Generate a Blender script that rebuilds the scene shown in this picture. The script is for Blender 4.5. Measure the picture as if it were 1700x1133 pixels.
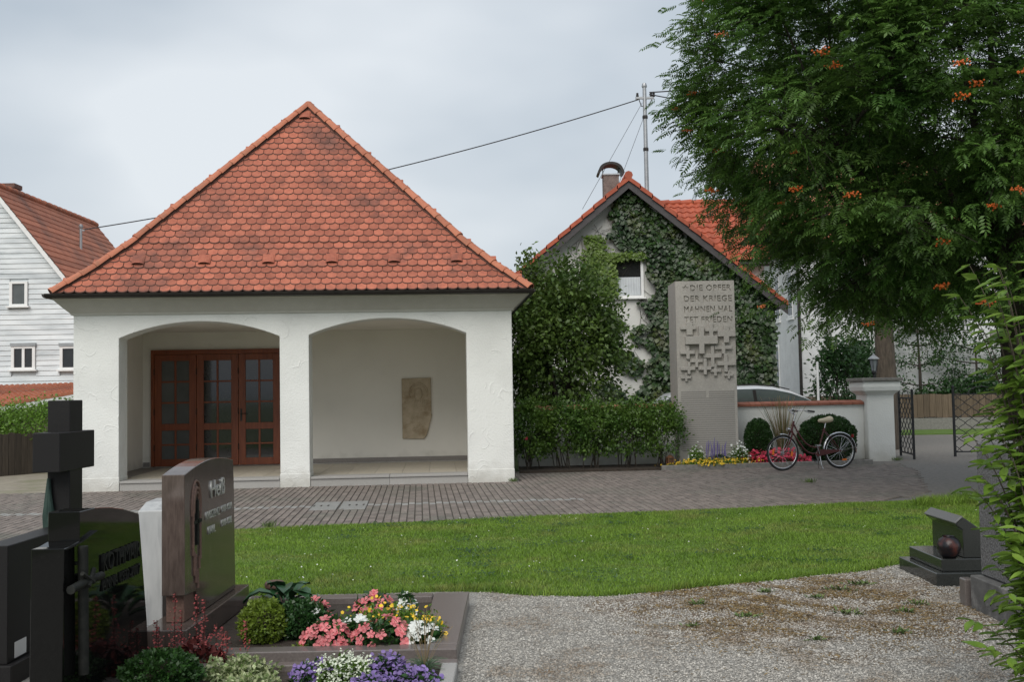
import bpy, bmesh, math, random
import numpy as np
from mathutils import Matrix, Vector
R_ = math.radians
rng = np.random.default_rng(7); random.seed(7)
S = bpy.context.scene; COL = S.collection
for o in list(bpy.data.objects): bpy.data.objects.remove(o)

# ---------------------------------------------------------------- camera, sky, sun, exposure
cam = bpy.data.cameras.new('camera'); co = bpy.data.objects.new('camera', cam); COL.objects.link(co)
cam.sensor_width = 36; cam.lens = 36; cam.clip_start = .1; cam.clip_end = 3000
co.matrix_world = Matrix.Translation((0, 0, 1.62)) @ Matrix.Rotation(R_(90 + 2.83), 4, 'X') @ Matrix.Rotation(R_(-1.03), 4, 'Z')
S.camera = co
SUN_EL, SUN_AZ = 44, 196          # degrees; azimuth clockwise from +Y: behind the camera, a little to the left
w = bpy.data.worlds.new('World'); S.world = w; w.use_nodes = True
nt = w.node_tree; nt.nodes.clear()
out = nt.nodes.new('ShaderNodeOutputWorld'); bg = nt.nodes.new('ShaderNodeBackground'); bg.inputs[1].default_value = .1
sky = nt.nodes.new('ShaderNodeTexSky'); sky.sky_type = 'NISHITA'; sky.sun_disc = False
sky.sun_elevation = R_(SUN_EL); sky.sun_rotation = R_(SUN_AZ); sky.air_density = 1.5; sky.dust_density = 4
tc = nt.nodes.new('ShaderNodeTexCoord'); mp = nt.nodes.new('ShaderNodeMapping'); mp.inputs['Scale'].default_value = (1, 1, 2.2)
nz = nt.nodes.new('ShaderNodeTexNoise'); nz.inputs['Scale'].default_value = 1.9; nz.inputs['Detail'].default_value = 4; nz.inputs['Roughness'].default_value = .45
rp = nt.nodes.new('ShaderNodeValToRGB'); rp.color_ramp.elements[0].position = .36; rp.color_ramp.elements[1].position = .66
rp.color_ramp.elements[0].color = (2.7, 3.2, 3.75, 1); rp.color_ramp.elements[1].color = (5.2, 5.5, 5.8, 1)
mx = nt.nodes.new('ShaderNodeMix'); mx.data_type = 'RGBA'; mx.inputs[0].default_value = .93
nt.links.new(tc.outputs['Generated'], mp.inputs[0]); nt.links.new(mp.outputs[0], nz.inputs['Vector'])
nt.links.new(nz.outputs['Fac'], rp.inputs[0]); nt.links.new(sky.outputs[0], mx.inputs['A']); nt.links.new(rp.outputs[0], mx.inputs['B'])
nt.links.new(mx.outputs['Result'], bg.inputs[0]); nt.links.new(bg.outputs[0], out.inputs[0])
sl = bpy.data.lights.new('sun', 'SUN'); so = bpy.data.objects.new('sun', sl); COL.objects.link(so)
sl.energy = 1.5; sl.angle = R_(45); sl.color = (1, .96, .9)
az = R_(SUN_AZ); el = R_(SUN_EL)
so.rotation_euler = Vector((math.sin(az) * math.cos(el), math.cos(az) * math.cos(el), math.sin(el))).to_track_quat('Z', 'Y').to_euler()
S.view_settings.view_transform = 'Standard'; S.view_settings.look = 'None'; S.view_settings.gamma = 1; S.view_settings.exposure = .62
S.view_settings.use_curve_mapping = False
S.cycles.max_bounces = 6; S.cycles.transparent_max_bounces = 6

# ---------------------------------------------------------------- helpers: materials
def base(name):
    m = bpy.data.materials.new(name); m.use_nodes = True; n = m.node_tree.nodes
    return m, m.node_tree, n['Principled BSDF']
def nd(t, kind, **kw):
    n = t.nodes.new(kind)
    for k, v in kw.items():
        if k in n.inputs: n.inputs[k].default_value = v
        else: setattr(n, k, v)
    return n
def mul(t, a, fac):
    m = nd(t, 'ShaderNodeVectorMath', operation='SCALE'); t.links.new(a, m.inputs[0])
    if isinstance(fac, (int, float)): m.inputs['Scale'].default_value = fac
    else: t.links.new(fac, m.inputs['Scale'])
    return m.outputs[0]
def M(name, c1, c2=None, scale=6, rough=.75, bump=0, bscale=60, metal=0, spec=.5, tint=0, stretch=None, lo=.3, hi=.7, detail=6, obj=False, trans=0, c3=None, s3=1.2, rnd=0, r2=None):
    m, t, b = base(name); L = t.links.new
    if obj: src = nd(t, 'ShaderNodeTexCoord').outputs['Object']
    else: src = nd(t, 'ShaderNodeNewGeometry').outputs['Position']
    if stretch:
        mpn = nd(t, 'ShaderNodeMapping'); mpn.inputs['Scale'].default_value = stretch; L(src, mpn.inputs[0]); src = mpn.outputs[0]
    n = nd(t, 'ShaderNodeTexNoise', Scale=scale, Detail=detail, Roughness=.6); L(src, n.inputs['Vector'])
    r = nd(t, 'ShaderNodeValToRGB'); e = r.color_ramp.elements
    e[0].position = lo; e[1].position = hi; e[0].color = (*c1, 1); e[1].color = (*(c2 or c1), 1)
    L(n.outputs['Fac'], r.inputs[0]); colr = r.outputs[0]
    if c3:                                     # weathering patches
        n3 = nd(t, 'ShaderNodeTexNoise', Scale=s3, Detail=4, Roughness=.7); L(src, n3.inputs['Vector'])
        r3 = nd(t, 'ShaderNodeValToRGB'); r3.color_ramp.elements[0].position = .5; r3.color_ramp.elements[1].position = .72
        L(n3.outputs['Fac'], r3.inputs[0])
        mxn = nd(t, 'ShaderNodeMix', data_type='RGBA'); L(r3.outputs[0], mxn.inputs[0]); L(colr, mxn.inputs['A']); mxn.inputs['B'].default_value = (*c3, 1)
        colr = mxn.outputs['Result']
    if tint:
        a = nd(t, 'ShaderNodeAttribute', attribute_name='tint')
        mr = nd(t, 'ShaderNodeMapRange'); mr.inputs['To Min'].default_value = 1 - tint; mr.inputs['To Max'].default_value = 1 + tint
        L(a.outputs['Fac'], mr.inputs[0]); colr = mul(t, colr, mr.outputs[0])
    if rnd:
        oi = nd(t, 'ShaderNodeObjectInfo'); mr = nd(t, 'ShaderNodeMapRange'); mr.inputs['To Min'].default_value = 1 - rnd; mr.inputs['To Max'].default_value = 1 + rnd
        L(oi.outputs['Random'], mr.inputs[0]); colr = mul(t, colr, mr.outputs[0])
    L(colr, b.inputs['Base Color'])
    b.inputs['Roughness'].default_value = rough; b.inputs['Metallic'].default_value = metal; b.inputs['Specular IOR Level'].default_value = spec
    if bump:
        n2 = nd(t, 'ShaderNodeTexNoise', Scale=bscale, Detail=5, Roughness=.65); L(src, n2.inputs['Vector'])
        bp = nd(t, 'ShaderNodeBump', Strength=bump, Distance=.02); L(n2.outputs['Fac'], bp.inputs['Height']); L(bp.outputs[0], b.inputs['Normal'])
    if trans:
        tr = nd(t, 'ShaderNodeBsdfTranslucent'); L(mul(t, colr, 1.3), tr.inputs[0])
        ms = nd(t, 'ShaderNodeMixShader'); ms.inputs[0].default_value = trans
        L(b.outputs[0], ms.inputs[1]); L(tr.outputs[0], ms.inputs[2]); L(ms.outputs[0], t.nodes['Material Output'].inputs[0])
    return m
def stucco(name, col, k=1.0, arcs=True, dirty=.12):
    m, t, b = base(name); L = t.links.new
    p = nd(t, 'ShaderNodeNewGeometry').outputs['Position']
    n1 = nd(t, 'ShaderNodeTexNoise', Scale=1.1, Detail=5); L(p, n1.inputs['Vector'])
    r = nd(t, 'ShaderNodeValToRGB'); r.color_ramp.elements[0].color = (*[c * (1 - dirty) for c in col], 1); r.color_ramp.elements[1].color = (*col, 1)
    r.color_ramp.elements[0].position = .3; r.color_ramp.elements[1].position = .6; L(n1.outputs['Fac'], r.inputs[0])
    mpz = nd(t, 'ShaderNodeSeparateXYZ'); L(p, mpz.inputs[0])     # splash dirt close to the paving
    n4 = nd(t, 'ShaderNodeTexNoise', Scale=5, Detail=5); L(p, n4.inputs['Vector'])
    ad = nd(t, 'ShaderNodeMath', operation='MULTIPLY_ADD'); L(n4.outputs['Fac'], ad.inputs[0]); ad.inputs[1].default_value = -.45; L(mpz.outputs[2], ad.inputs[2])
    mr = nd(t, 'ShaderNodeMapRange'); mr.inputs['From Min'].default_value = -.2; mr.inputs['From Max'].default_value = .14; mr.inputs['To Min'].default_value = .55; mr.inputs['To Max'].default_value = 0
    L(ad.outputs[0], mr.inputs[0])
    mxn = nd(t, 'ShaderNodeMix', data_type='RGBA'); L(mr.outputs[0], mxn.inputs[0]); L(r.outputs[0], mxn.inputs['A']); mxn.inputs['B'].default_value = (.36, .34, .29, 1)
    L(mxn.outputs['Result'], b.inputs['Base Color']); b.inputs['Roughness'].default_value = .9; b.inputs['Specular IOR Level'].default_value = .2
    n2 = nd(t, 'ShaderNodeTexNoise', Scale=38, Detail=4); L(p, n2.inputs['Vector'])
    h = n2.outputs['Fac']
    if arcs:                                   # curved trowel strokes
        for sc, w_ in ((2.3, .5), (3.1, .4)):
            wn = nd(t, 'ShaderNodeTexNoise', Scale=2.5); L(p, wn.inputs['Vector'])
            va = nd(t, 'ShaderNodeVectorMath', operation='MULTIPLY_ADD'); L(wn.outputs['Color'], va.inputs[0]); va.inputs[1].default_value = (.25,) * 3; L(p, va.inputs[2])
            v = nd(t, 'ShaderNodeTexVoronoi', Scale=sc); L(va.outputs[0], v.inputs['Vector'])
            s1 = nd(t, 'ShaderNodeMath', operation='SUBTRACT'); L(v.outputs['Distance'], s1.inputs[0]); s1.inputs[1].default_value = .38
            s2 = nd(t, 'ShaderNodeMath', operation='ABSOLUTE'); L(s1.outputs[0], s2.inputs[0])
            s3 = nd(t, 'ShaderNodeMapRange'); s3.inputs['From Min'].default_value = 0; s3.inputs['From Max'].default_value = .03; s3.inputs['To Min'].default_value = 1; s3.inputs['To Max'].default_value = 0; L(s2.outputs[0], s3.inputs[0])
            mk = nd(t, 'ShaderNodeTexNoise', Scale=2.7, Detail=1); L(p, mk.inputs['Vector'])
            mr2 = nd(t, 'ShaderNodeMapRange'); mr2.inputs['From Min'].default_value = .5; mr2.inputs['From Max'].default_value = .62; mr2.inputs['To Max'].default_value = w_ * 1.6; L(mk.outputs['Fac'], mr2.inputs[0])
            pr = nd(t, 'ShaderNodeMath', operation='MULTIPLY_ADD'); L(s3.outputs[0], pr.inputs[0]); L(mr2.outputs[0], pr.inputs[1]); L(h, pr.inputs[2]); h = pr.outputs[0]
    bp = nd(t, 'ShaderNodeBump', Strength=.42 * k, Distance=.02); L(h, bp.inputs['Height']); L(bp.outputs[0], b.inputs['Normal'])
    return m

# ---------------------------------------------------------------- helpers: meshes and objects
def link(o, parent=None):
    COL.objects.link(o)
    if parent is not None: o.parent = parent
    return o
def tag(o, label=None, cat=None, group=None, kind=None):
    if label: o['label'] = label
    if cat: o['category'] = cat
    if group: o['group'] = group
    if kind: o['kind'] = kind
    return o
def empty(name, loc=(0, 0, 0), rz=0, label=None, cat=None, group=None):
    o = bpy.data.objects.new(name, None); o.location = loc; o.rotation_euler = (0, 0, rz); o.empty_display_size = .2
    return tag(link(o), label, cat, group)
def inst(name, me, parent=None, mat4=None):
    o = bpy.data.objects.new(name, me); link(o, parent)
    if mat4 is not None: o.matrix_local = mat4
    return o
class MB:
    def __init__(s): s.v = []; s.f = []
    def add(s, vs, fs):
        k = len(s.v); s.v += [tuple(map(float, q)) for q in vs]; s.f += [tuple(i + k for i in f) for f in fs]; return s
    def box(s, x0, x1, y0, y1, z0, z1, mat4=None):
        vs = [Vector((x, y, z)) for z in (z0, z1) for y in (y0, y1) for x in (x0, x1)]
        if mat4 is not None: vs = [mat4 @ q for q in vs]
        return s.add(vs, [(0, 2, 3, 1), (4, 5, 7, 6), (0, 1, 5, 4), (2, 6, 7, 3), (0, 4, 6, 2), (1, 3, 7, 5)])
    def prism(s, pts, vec, orient=1):          # pts: 3D outline, extruded by vec
        n = len(pts); vec = Vector(vec); a = [Vector(p) for p in pts]; b = [p + vec for p in a]
        return s.add(a + b, [tuple(range(n - 1, -1, -1)), tuple(range(n, 2 * n))] + [(i, (i + 1) % n, n + (i + 1) % n, n + i) for i in range(n)])
    def tube(s, pts, rad, sides=6, caps=True):
        pts = [Vector(p) for p in pts]; n = len(pts)
        if isinstance(rad, (int, float)): rad = [rad] * n
        up = None; k = len(s.v)
        for i, p in enumerate(pts):
            d = (pts[min(i + 1, n - 1)] - pts[max(i - 1, 0)]).normalized()
            if up is None:
                up = d.orthogonal().normalized()
            else:
                up = (up - d * up.dot(d)); up = up.normalized() if up.length > 1e-5 else d.orthogonal().normalized()
            sd = d.cross(up)
            for j in range(sides):
                a = 2 * math.pi * j / sides; s.v.append(tuple(p + (up * math.cos(a) + sd * math.sin(a)) * rad[i]))
        for i in range(n - 1):
            for j in range(sides):
                a = k + i * sides + j; b = k + i * sides + (j + 1) % sides; s.f.append((a, b, b + sides, a + sides))
        if caps: s.f.append(tuple(k + j for j in range(sides))[::-1]); s.f.append(tuple(k + (n - 1) * sides + j for j in range(sides)))
        return s
    def lathe(s, prof, c=(0, 0, 0), sides=16, ax='Z'):
        k = len(s.v); n = len(prof)
        for r, z in prof:
            for j in range(sides):
                a = 2 * math.pi * j / sides; q = (r * math.cos(a), r * math.sin(a), z)
                if ax == 'Y': q = (q[0], q[2], q[1])
                s.v.append((q[0] + c[0], q[1] + c[1], q[2] + c[2]))
        for i in range(n - 1):
            for j in range(sides):
                a = k + i * sides + j; b = k + i * sides + (j + 1) % sides; s.f.append((a, b, b + sides, a + sides))
        s.f.append(tuple(k + j for j in range(sides))[::-1]); s.f.append(tuple(k + (n - 1) * sides + j for j in range(sides)))
        return s
    def mesh(s, name, mat, smooth=False, bevel=0, tint=None):
        me = bpy.data.meshes.new(name); me.from_pydata(s.v, [], s.f); me.update()
        bm = bmesh.new(); bm.from_mesh(me); bmesh.ops.recalc_face_normals(bm, faces=bm.faces)
        if bevel:
            es = [e for e in bm.edges if len(e.link_faces) == 2 and e.calc_face_angle(0) > .5]
            bmesh.ops.bevel(bm, geom=es, offset=bevel, segments=1, affect='EDGES', clamp_overlap=True)
        bm.to_mesh(me); bm.free()
        if mat: me.materials.append(mat)
        if smooth:
            me.polygons.foreach_set('use_smooth', [True] * len(me.polygons))
            if smooth != 1: me.set_sharp_from_angle(angle=R_(smooth))
        if tint is not None:
            at = me.attributes.new('tint', 'FLOAT', 'POINT'); at.data.foreach_set('value', [tint] * len(me.vertices))
        return me
    def build(s, name, mat, parent=None, **kw): return inst(name, s.mesh(name, mat, **kw), parent)
def np_mesh(name, V, nper, mat, tint=None, smooth=False):
    """V: (N*nper,3) one polygon per nper vertices; tint (N,)"""
    V = np.asarray(V, np.float32); N = len(V) // nper; me = bpy.data.meshes.new(name)
    me.vertices.add(len(V)); me.vertices.foreach_set('co', V.ravel())
    me.loops.add(len(V)); me.loops.foreach_set('vertex_index', np.arange(len(V), dtype=np.int32))
    me.polygons.add(N); me.polygons.foreach_set('loop_start', np.arange(0, len(V), nper, dtype=np.int32))
    if tint is not None:
        at = me.attributes.new('tint', 'FLOAT', 'POINT'); at.data.foreach_set('value', np.repeat(np.asarray(tint, np.float32), nper))
    me.update(calc_edges=True); me.materials.append(mat); return me
def unit(a): return a / (np.linalg.norm(a, axis=1, keepdims=True) + 1e-9)
def leaf_quads(P, D, N, Ln, Wd, fold=.15):
    """diamond leaf from base P along D, face normal about N"""
    D = unit(D); Sd = unit(np.cross(N, D)); N = np.cross(D, Sd)
    Ln = np.asarray(Ln)[:, None]; Wd = np.asarray(Wd)[:, None]
    mid = P + D * Ln * .45
    return np.stack([P, mid + Sd * Wd * .5 + N * Wd * fold, P + D * Ln - N * Ln * .12, mid - Sd * Wd * .5 + N * Wd * fold], 1).reshape(-1, 3)
def rand_dirs(n, g=rng): return unit(g.normal(size=(n, 3)))
def leaves(name, P, mat, parent, L=(.05, .08), W=.5, out=None, droop=.2, upn=.7, g=rng, kind='stuff', tr=(0, 1), tz=None):
    n = len(P); D = rand_dirs(n, g)
    if out is not None: D = D + out * .9
    D[:, 2] -= droop; N = rand_dirs(n, g); N[:, 2] += upn
    Ln = g.uniform(L[0], L[1], n); V = leaf_quads(P, D, N, Ln, Ln * W * g.uniform(.8, 1.2, n))
    t = g.uniform(tr[0], tr[1], n)
    o = inst(name, np_mesh(name, V, 4, mat, t), parent)
    if kind: o['kind'] = kind
    return o
def blob(c, r, n, clumps, cr, g=rng, inner=.55, zmin=None, flat=1):
    """points in leaf clumps spread through an ellipsoid, with their outward directions"""
    d = rand_dirs(clumps, g); d[:, 2] = np.abs(d[:, 2]) * np.where(g.random(clumps) < .7, 1, -1)
    cc = d * (g.uniform(inner, 1, (clumps, 1))) * np.array(r)
    k = g.integers(0, clumps, n); off = g.normal(size=(n, 3)) * cr; off[:, 2] *= flat
    P = cc[k] + off; o = unit(cc[k] / np.array(r)); P = P + np.array(c)
    if zmin is not None:
        s = P[:, 2] > zmin; P, o = P[s], o[s]
    return P, o
def text_mesh(txt, size, extrude=.005, mat=None, space=1.0, align='LEFT', name='lettering', shear=0, off=0):
    cu = bpy.data.curves.new(name, 'FONT'); cu.body = txt; cu.size = size; cu.extrude = extrude; cu.space_character = space; cu.align_x = align; cu.resolution_u = 2; cu.shear = shear; cu.offset = off
    ob = bpy.data.objects.new('tmp', cu); COL.objects.link(ob)
    dg = bpy.context.evaluated_depsgraph_get(); me = bpy.data.meshes.new_from_object(ob.evaluated_get(dg)); me.name = name
    bpy.data.objects.remove(ob); bpy.data.curves.remove(cu)
    me.materials.clear()
    if mat: me.materials.append(mat)
    return me
def frame(o, x, y, z):                          # matrix from origin and three axes
    m = Matrix.Identity(4)
    for i, a in enumerate((x, y, z)):
        for r in range(3): m[r][i] = a[r]
    m.translation = Vector(o); return m
FX = lambda o: frame(o, (0, 1, 0), (0, 0, 1), (1, 0, 0))   # writing on a face that looks along +x
FY = lambda o: frame(o, (1, 0, 0), (0, 0, 1), (0, -1, 0))  # writing on a face that looks along -y
def in_poly(x, y, poly):
    x = np.asarray(x); y = np.asarray(y); c = np.zeros(len(x), bool); n = len(poly)
    for i in range(n):
        x1, y1 = poly[i]; x2, y2 = poly[(i + 1) % n]
        if y1 == y2: continue
        c ^= ((y1 > y) != (y2 > y)) & (x < (x2 - x1) * (y - y1) / (y2 - y1) + x1)
    return c
def sheet(name, poly, z, mat, skirt=0, parent=None):
    mb = MB(); n = len(poly); mb.add([(x, y, z) for x, y in poly], [tuple(range(n))])
    if skirt: mb.add([(x, y, z) for x, y in poly] + [(x, y, z - skirt) for x, y in poly], [(i, (i + 1) % n, n + (i + 1) % n, n + i) for i in range(n)])
    return mb.build(name, mat, parent)

# ---------------------------------------------------------------- materials
m_white = stucco('white_stucco', (.80, .81, .78)); m_white2 = stucco('white_stucco_plain', (.78, .79, .76), .8, arcs=False)
m_in = stucco('porch_plaster', (.84, .815, .745), .35, arcs=False, dirty=.06)
m_corn = M('cornice_paint', (.50, .49, .44), (.55, .54, .49), rough=.7)
m_tile = M('clay_tile', (.34, .098, .06), (.46, .15, .09), scale=9, rough=.8, tint=.2, c3=(.165, .07, .052), s3=1.1, bump=.3, bscale=90)
m_cap = M('clay_cap', (.42, .14, .08), (.53, .20, .115), scale=8, rough=.8, rnd=.14, bump=.3, bscale=60, c3=(.3, .13, .08), s3=4)
m_pan = M('pantile_red', (.31, .062, .028), (.44, .105, .05), scale=5, rough=.65, rnd=.15, bump=.2)
m_pan2 = M('pantile_old', (.37, .12, .065), (.5, .19, .108), scale=3, rough=.8, rnd=.2, tint=.15, c3=(.22, .10, .07), s3=.8)
m_dark = M('dark_metal', (.02, .018, .017), (.04, .035, .03), rough=.5, metal=.3)
m_iron = M('wrought_iron', (.015, .016, .018), (.035, .037, .04), rough=.55, metal=.4)
m_steel = M('galvanised', (.32, .33, .34), (.42, .43, .44), rough=.45, metal=.8)
m_chrome = M('chrome', (.6, .6, .62), rough=.18, metal=1)
m_wood = M('door_wood', (.16, .036, .012), (.27, .072, .024), scale=3, stretch=(9, 9, .7), rough=.42, tint=0, bump=.08, bscale=30)
m_fence = M('fence_wood', (.035, .027, .02), (.075, .058, .043), scale=4, stretch=(8, 8, .6), rough=.85, rnd=.25, bump=.2)
m_fence2 = M('far_fence_wood', (.085, .062, .04), (.15, .11, .075), scale=4, stretch=(8, 8, .6), rough=.85, rnd=.2)
m_siding = M('white_siding', (.56, .60, .62), (.74, .77, .78), scale=1.6, stretch=(.6, 1, 3), rough=.6, rnd=.06, c3=(.42, .46, .48), s3=.9)
m_trim = M('white_paint', (.74, .75, .74), (.8, .8, .79), rough=.5)
m_glass = M('dark_glass', (.012, .013, .014), (.03, .03, .03), scale=2, rough=.06, spec=.8)
m_glass2 = M('curtained_glass', (.075, .085, .085), (.11, .12, .12), scale=3, rough=.12, spec=.7)
m_curtain = M('curtain', (.5, .53, .55), (.62, .65, .67), scale=3, rough=.8)
m_floor = M('porch_floor', (.36, .325, .265), (.46, .42, .345), scale=12, rough=.55, rnd=.06)
m_gran = M('step_granite', (.27, .26, .245), (.42, .41, .39), scale=120, rough=.75, bump=.15, bscale=120, rnd=.05)
m_base = M('skirting_stone', (.20, .18, .165), (.28, .26, .24), scale=60, rough=.7)
m_paver = M('paver', (.155, .13, .113), (.235, .198, .175), scale=7, rough=.8, tint=.18, bump=.35, bscale=70, c3=(.15, .145, .12), s3=.7)
m_paver2 = M('concrete_paver', (.25, .25, .235), (.32, .315, .30), scale=10, rough=.85, tint=.12, bump=.2)
m_joint = M('joint_sand', (.055, .049, .04), (.10, .09, .073), scale=8, rough=.95, bump=.4)
m_asph = M('worn_drive', (.14, .128, .115), (.235, .218, .198), scale=14, rough=.9, bump=.5, bscale=60, c3=(.185, .175, .155), s3=.5)
m_sand = M('sandy_ground', (.22, .19, .15), (.31, .28, .22), scale=4, rough=.95, bump=.5, bscale=25, c3=(.14, .15, .07), s3=.6)
m_soil = M('soil', (.030, .022, .016), (.06, .045, .034), scale=14, rough=.95, bump=.9, bscale=30)
m_lawn = M('lawn_base', (.06, .12, .014), (.12, .20, .03), scale=2.5, rough=.9, bump=.7, bscale=60, c3=(.10, .17, .03), s3=.9)
m_blade = M('grass_blade', (.108, .20, .018), (.195, .305, .036), scale=1.0, rough=.6, tint=.5, trans=.3, c3=(.23, .25, .065), s3=1.1)
m_land = M('far_land', (.06, .10, .03), (.10, .14, .05), scale=.2, rough=.95)
m_coping = M('coping_brick', (.235, .085, .055), (.36, .135, .085), scale=8, rough=.8, rnd=.16, bump=.2)

# ---------------------------------------------------------------- ground
def st(o): o['kind'] = 'structure'; return o
st(sheet('ground', [(-900, -300), (900, -300), (900, 1500), (-900, 1500)], -.06, m_land))
LB = [(-9, 10.9), (-5.5, 11.8), (-3.4, 12.45), (-1.17, 12.94), (1.13, 13.41), (3.08, 13.75), (5, 14.2), (6.5, 14.5), (9.5, 15.1), (16, 16.5)]
LF = [(16, 10), (9, 9.6), (4.4, 9.5), (3.5, 9.36), (3.05, 9.02), (2.6, 8.86), (2.23, 8.68), (1.7, 8.5), (1.16, 8.27), (.67, 8.12), (.1, 8.2), (-.2, 8.36), (-.45, 8.43), (-2.4, 8.4), (-9, 8.2)]
LAWN = LB + LF
st(sheet('sandy_path', [(-40, 9), (-6, 9), (-6.0, 17.5), (-7.9, 17.9), (-7.9, 27), (-40, 27)], -.02, m_sand))
st(sheet('driveway', [(-1, 12.5), (16, 15.5), (30, 20), (30, 46), (2, 46), (2.5, 22.2), (0, 21), (-1, 18)], -.012, m_asph))
lawn = st(sheet('lawn', LAWN, .012, m_lawn, .05))
GR = [(-6, -4), (9, -4), (9, 9.7), (3.5, 9.5), (2.2, 8.9), (.7, 8.3), (-.4, 8.6), (-6, 8.6)]
mgv, t, b = base('gravel'); Lk = t.links.new      # fine grey grit with a stained, mossy patch
pos = nd(t, 'ShaderNodeNewGeometry').outputs['Position']
vo = nd(t, 'ShaderNodeTexVoronoi', Scale=95); Lk(pos, vo.inputs['Vector'])
hs = nd(t, 'ShaderNodeValToRGB'); hs.color_ramp.elements[0].color = (.155, .145, .127, 1); hs.color_ramp.elements[1].color = (.48, .46, .42, 1); Lk(vo.outputs['Color'], hs.inputs[0])
nn = nd(t, 'ShaderNodeTexNoise', Scale=1.5, Detail=8, Roughness=.72); Lk(pos, nn.inputs['Vector'])
sx = nd(t, 'ShaderNodeVectorMath', operation='DISTANCE'); Lk(pos, sx.inputs[0]); sx.inputs[1].default_value = (2.1, 7.8, 0)
mr = nd(t, 'ShaderNodeMapRange'); mr.inputs['From Min'].default_value = .5; mr.inputs['From Max'].default_value = 2.5; mr.inputs['To Min'].default_value = .27; mr.inputs['To Max'].default_value = -.18; Lk(sx.outputs['Value'], mr.inputs[0])
ad = nd(t, 'ShaderNodeMath', operation='ADD'); Lk(nn.outputs['Fac'], ad.inputs[0]); Lk(mr.outputs[0], ad.inputs[1])
rr = nd(t, 'ShaderNodeValToRGB'); rr.color_ramp.elements[0].position = .5; rr.color_ramp.elements[1].position = .62; rr.color_ramp.elements[1].color = (.85,) * 3 + (1,); Lk(ad.outputs[0], rr.inputs[0])
mo = nd(t, 'ShaderNodeTexNoise', Scale=9, Detail=5); Lk(pos, mo.inputs['Vector'])
mc = nd(t, 'ShaderNodeValToRGB'); mc.color_ramp.elements[0].color = (.10, .055, .03, 1); mc.color_ramp.elements[1].color = (.22, .15, .065, 1); mc.color_ramp.elements[0].position = .35; mc.color_ramp.elements[1].position = .65; Lk(mo.outputs['Fac'], mc.inputs[0])
mm = nd(t, 'ShaderNodeMix', data_type='RGBA'); Lk(rr.outputs[0], mm.inputs[0]); Lk(hs.outputs[0], mm.inputs['A']); Lk(mc.outputs[0], mm.inputs['B'])
Lk(mm.outputs['Result'], b.inputs['Base Color']); b.inputs['Roughness'].default_value = .9
bp = nd(t, 'ShaderNodeBump', Strength=.9, Distance=.012, invert=True); Lk(vo.outputs['Distance'], bp.inputs['Height']); Lk(bp.outputs[0], b.inputs['Normal'])
st(sheet('gravel_path', GR, 0, mgv))

# grass blades
def blades(name, poly, n, h=(.014, .032), wd=.004, z=.012, bb=None, keep=None, mat=None):
    xs = [p[0] for p in poly]; ys = [p[1] for p in poly]; x0, x1, y0, y1 = bb or (min(xs), max(xs), min(ys), max(ys))
    x = rng.uniform(x0, x1, n); y = rng.uniform(y0, y1, n); s = in_poly(x, y, poly)
    s &= (np.abs(x) < .6 * y + 1.6)
    x, y = x[s], y[s]; n = len(x); a = rng.uniform(0, 2 * np.pi, n); H = rng.uniform(h[0], h[1], n) * (1 + .35 * np.sin(x * 2.1 + y * 1.3) * np.sin(y * 2.7 - x))
    w2 = wd * rng.uniform(.7, 1.5, n); lean = rng.normal(size=(n, 2)) * .5
    B = np.stack([x, y, np.full(n, z)], 1); sd = np.stack([np.cos(a) * w2, np.sin(a) * w2, 0 * a], 1)
    T = B + np.stack([lean[:, 0] * H, lean[:, 1] * H, H], 1)
    o = inst(name, np_mesh(name, np.stack([B - sd, B + sd, T], 1).reshape(-1, 3), 3, mat or m_blade, rng.random(n)))
    o['kind'] = 'stuff'; return o
tag(blades('grass', LAWN, 540000, bb=(-7.5, 10.5, 8, 15.6)), 'short mown green grass of the lawn between gravel and paving', 'grass')
edge = []
for i in range(len(LF) - 3):
    (xa, ya), (xb, yb) = LF[i + 1], LF[i + 2]
    if xa > 5 or xb < -2.6: continue
    edge.append((xa, ya, xb, yb))
ep = [(x, y + .06) for x, y in LF[2:14]] + [(x, y - .03) for x, y in LF[2:14]][::-1]
tag(blades('lawn_edge_grass', ep, 60000, h=(.03, .075), z=.0), 'ragged longer grass along the gravel edge of the lawn', 'grass')
n = 230; x = rng.uniform(-3, 7, 1400); y = rng.uniform(8.3, 14, 1400); s = in_poly(x, y, LAWN) & (rng.random(1400) < np.where(x < 1, .8, .25)); x, y = x[s][:n], y[s][:n]; n = len(x)
r = rng.uniform(.004, .009, n); a = rng.normal(size=(n, 2)) * .3
V = []
for k in range(6):
    an = k * math.pi / 3; V.append(np.stack([x + r * math.cos(an), y + r * math.sin(an), .042 + r * (a[:, 0] * math.cos(an) + a[:, 1] * math.sin(an))], 1))
m_petal = M('white_petal', (.75, .75, .7), rough=.7)
tag(inst('daisies', np_mesh('daisies', np.stack(V, 1).reshape(-1, 3), 6, m_petal)), 'tiny white daisies scattered over the lawn', 'daisies', kind='stuff')
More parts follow.
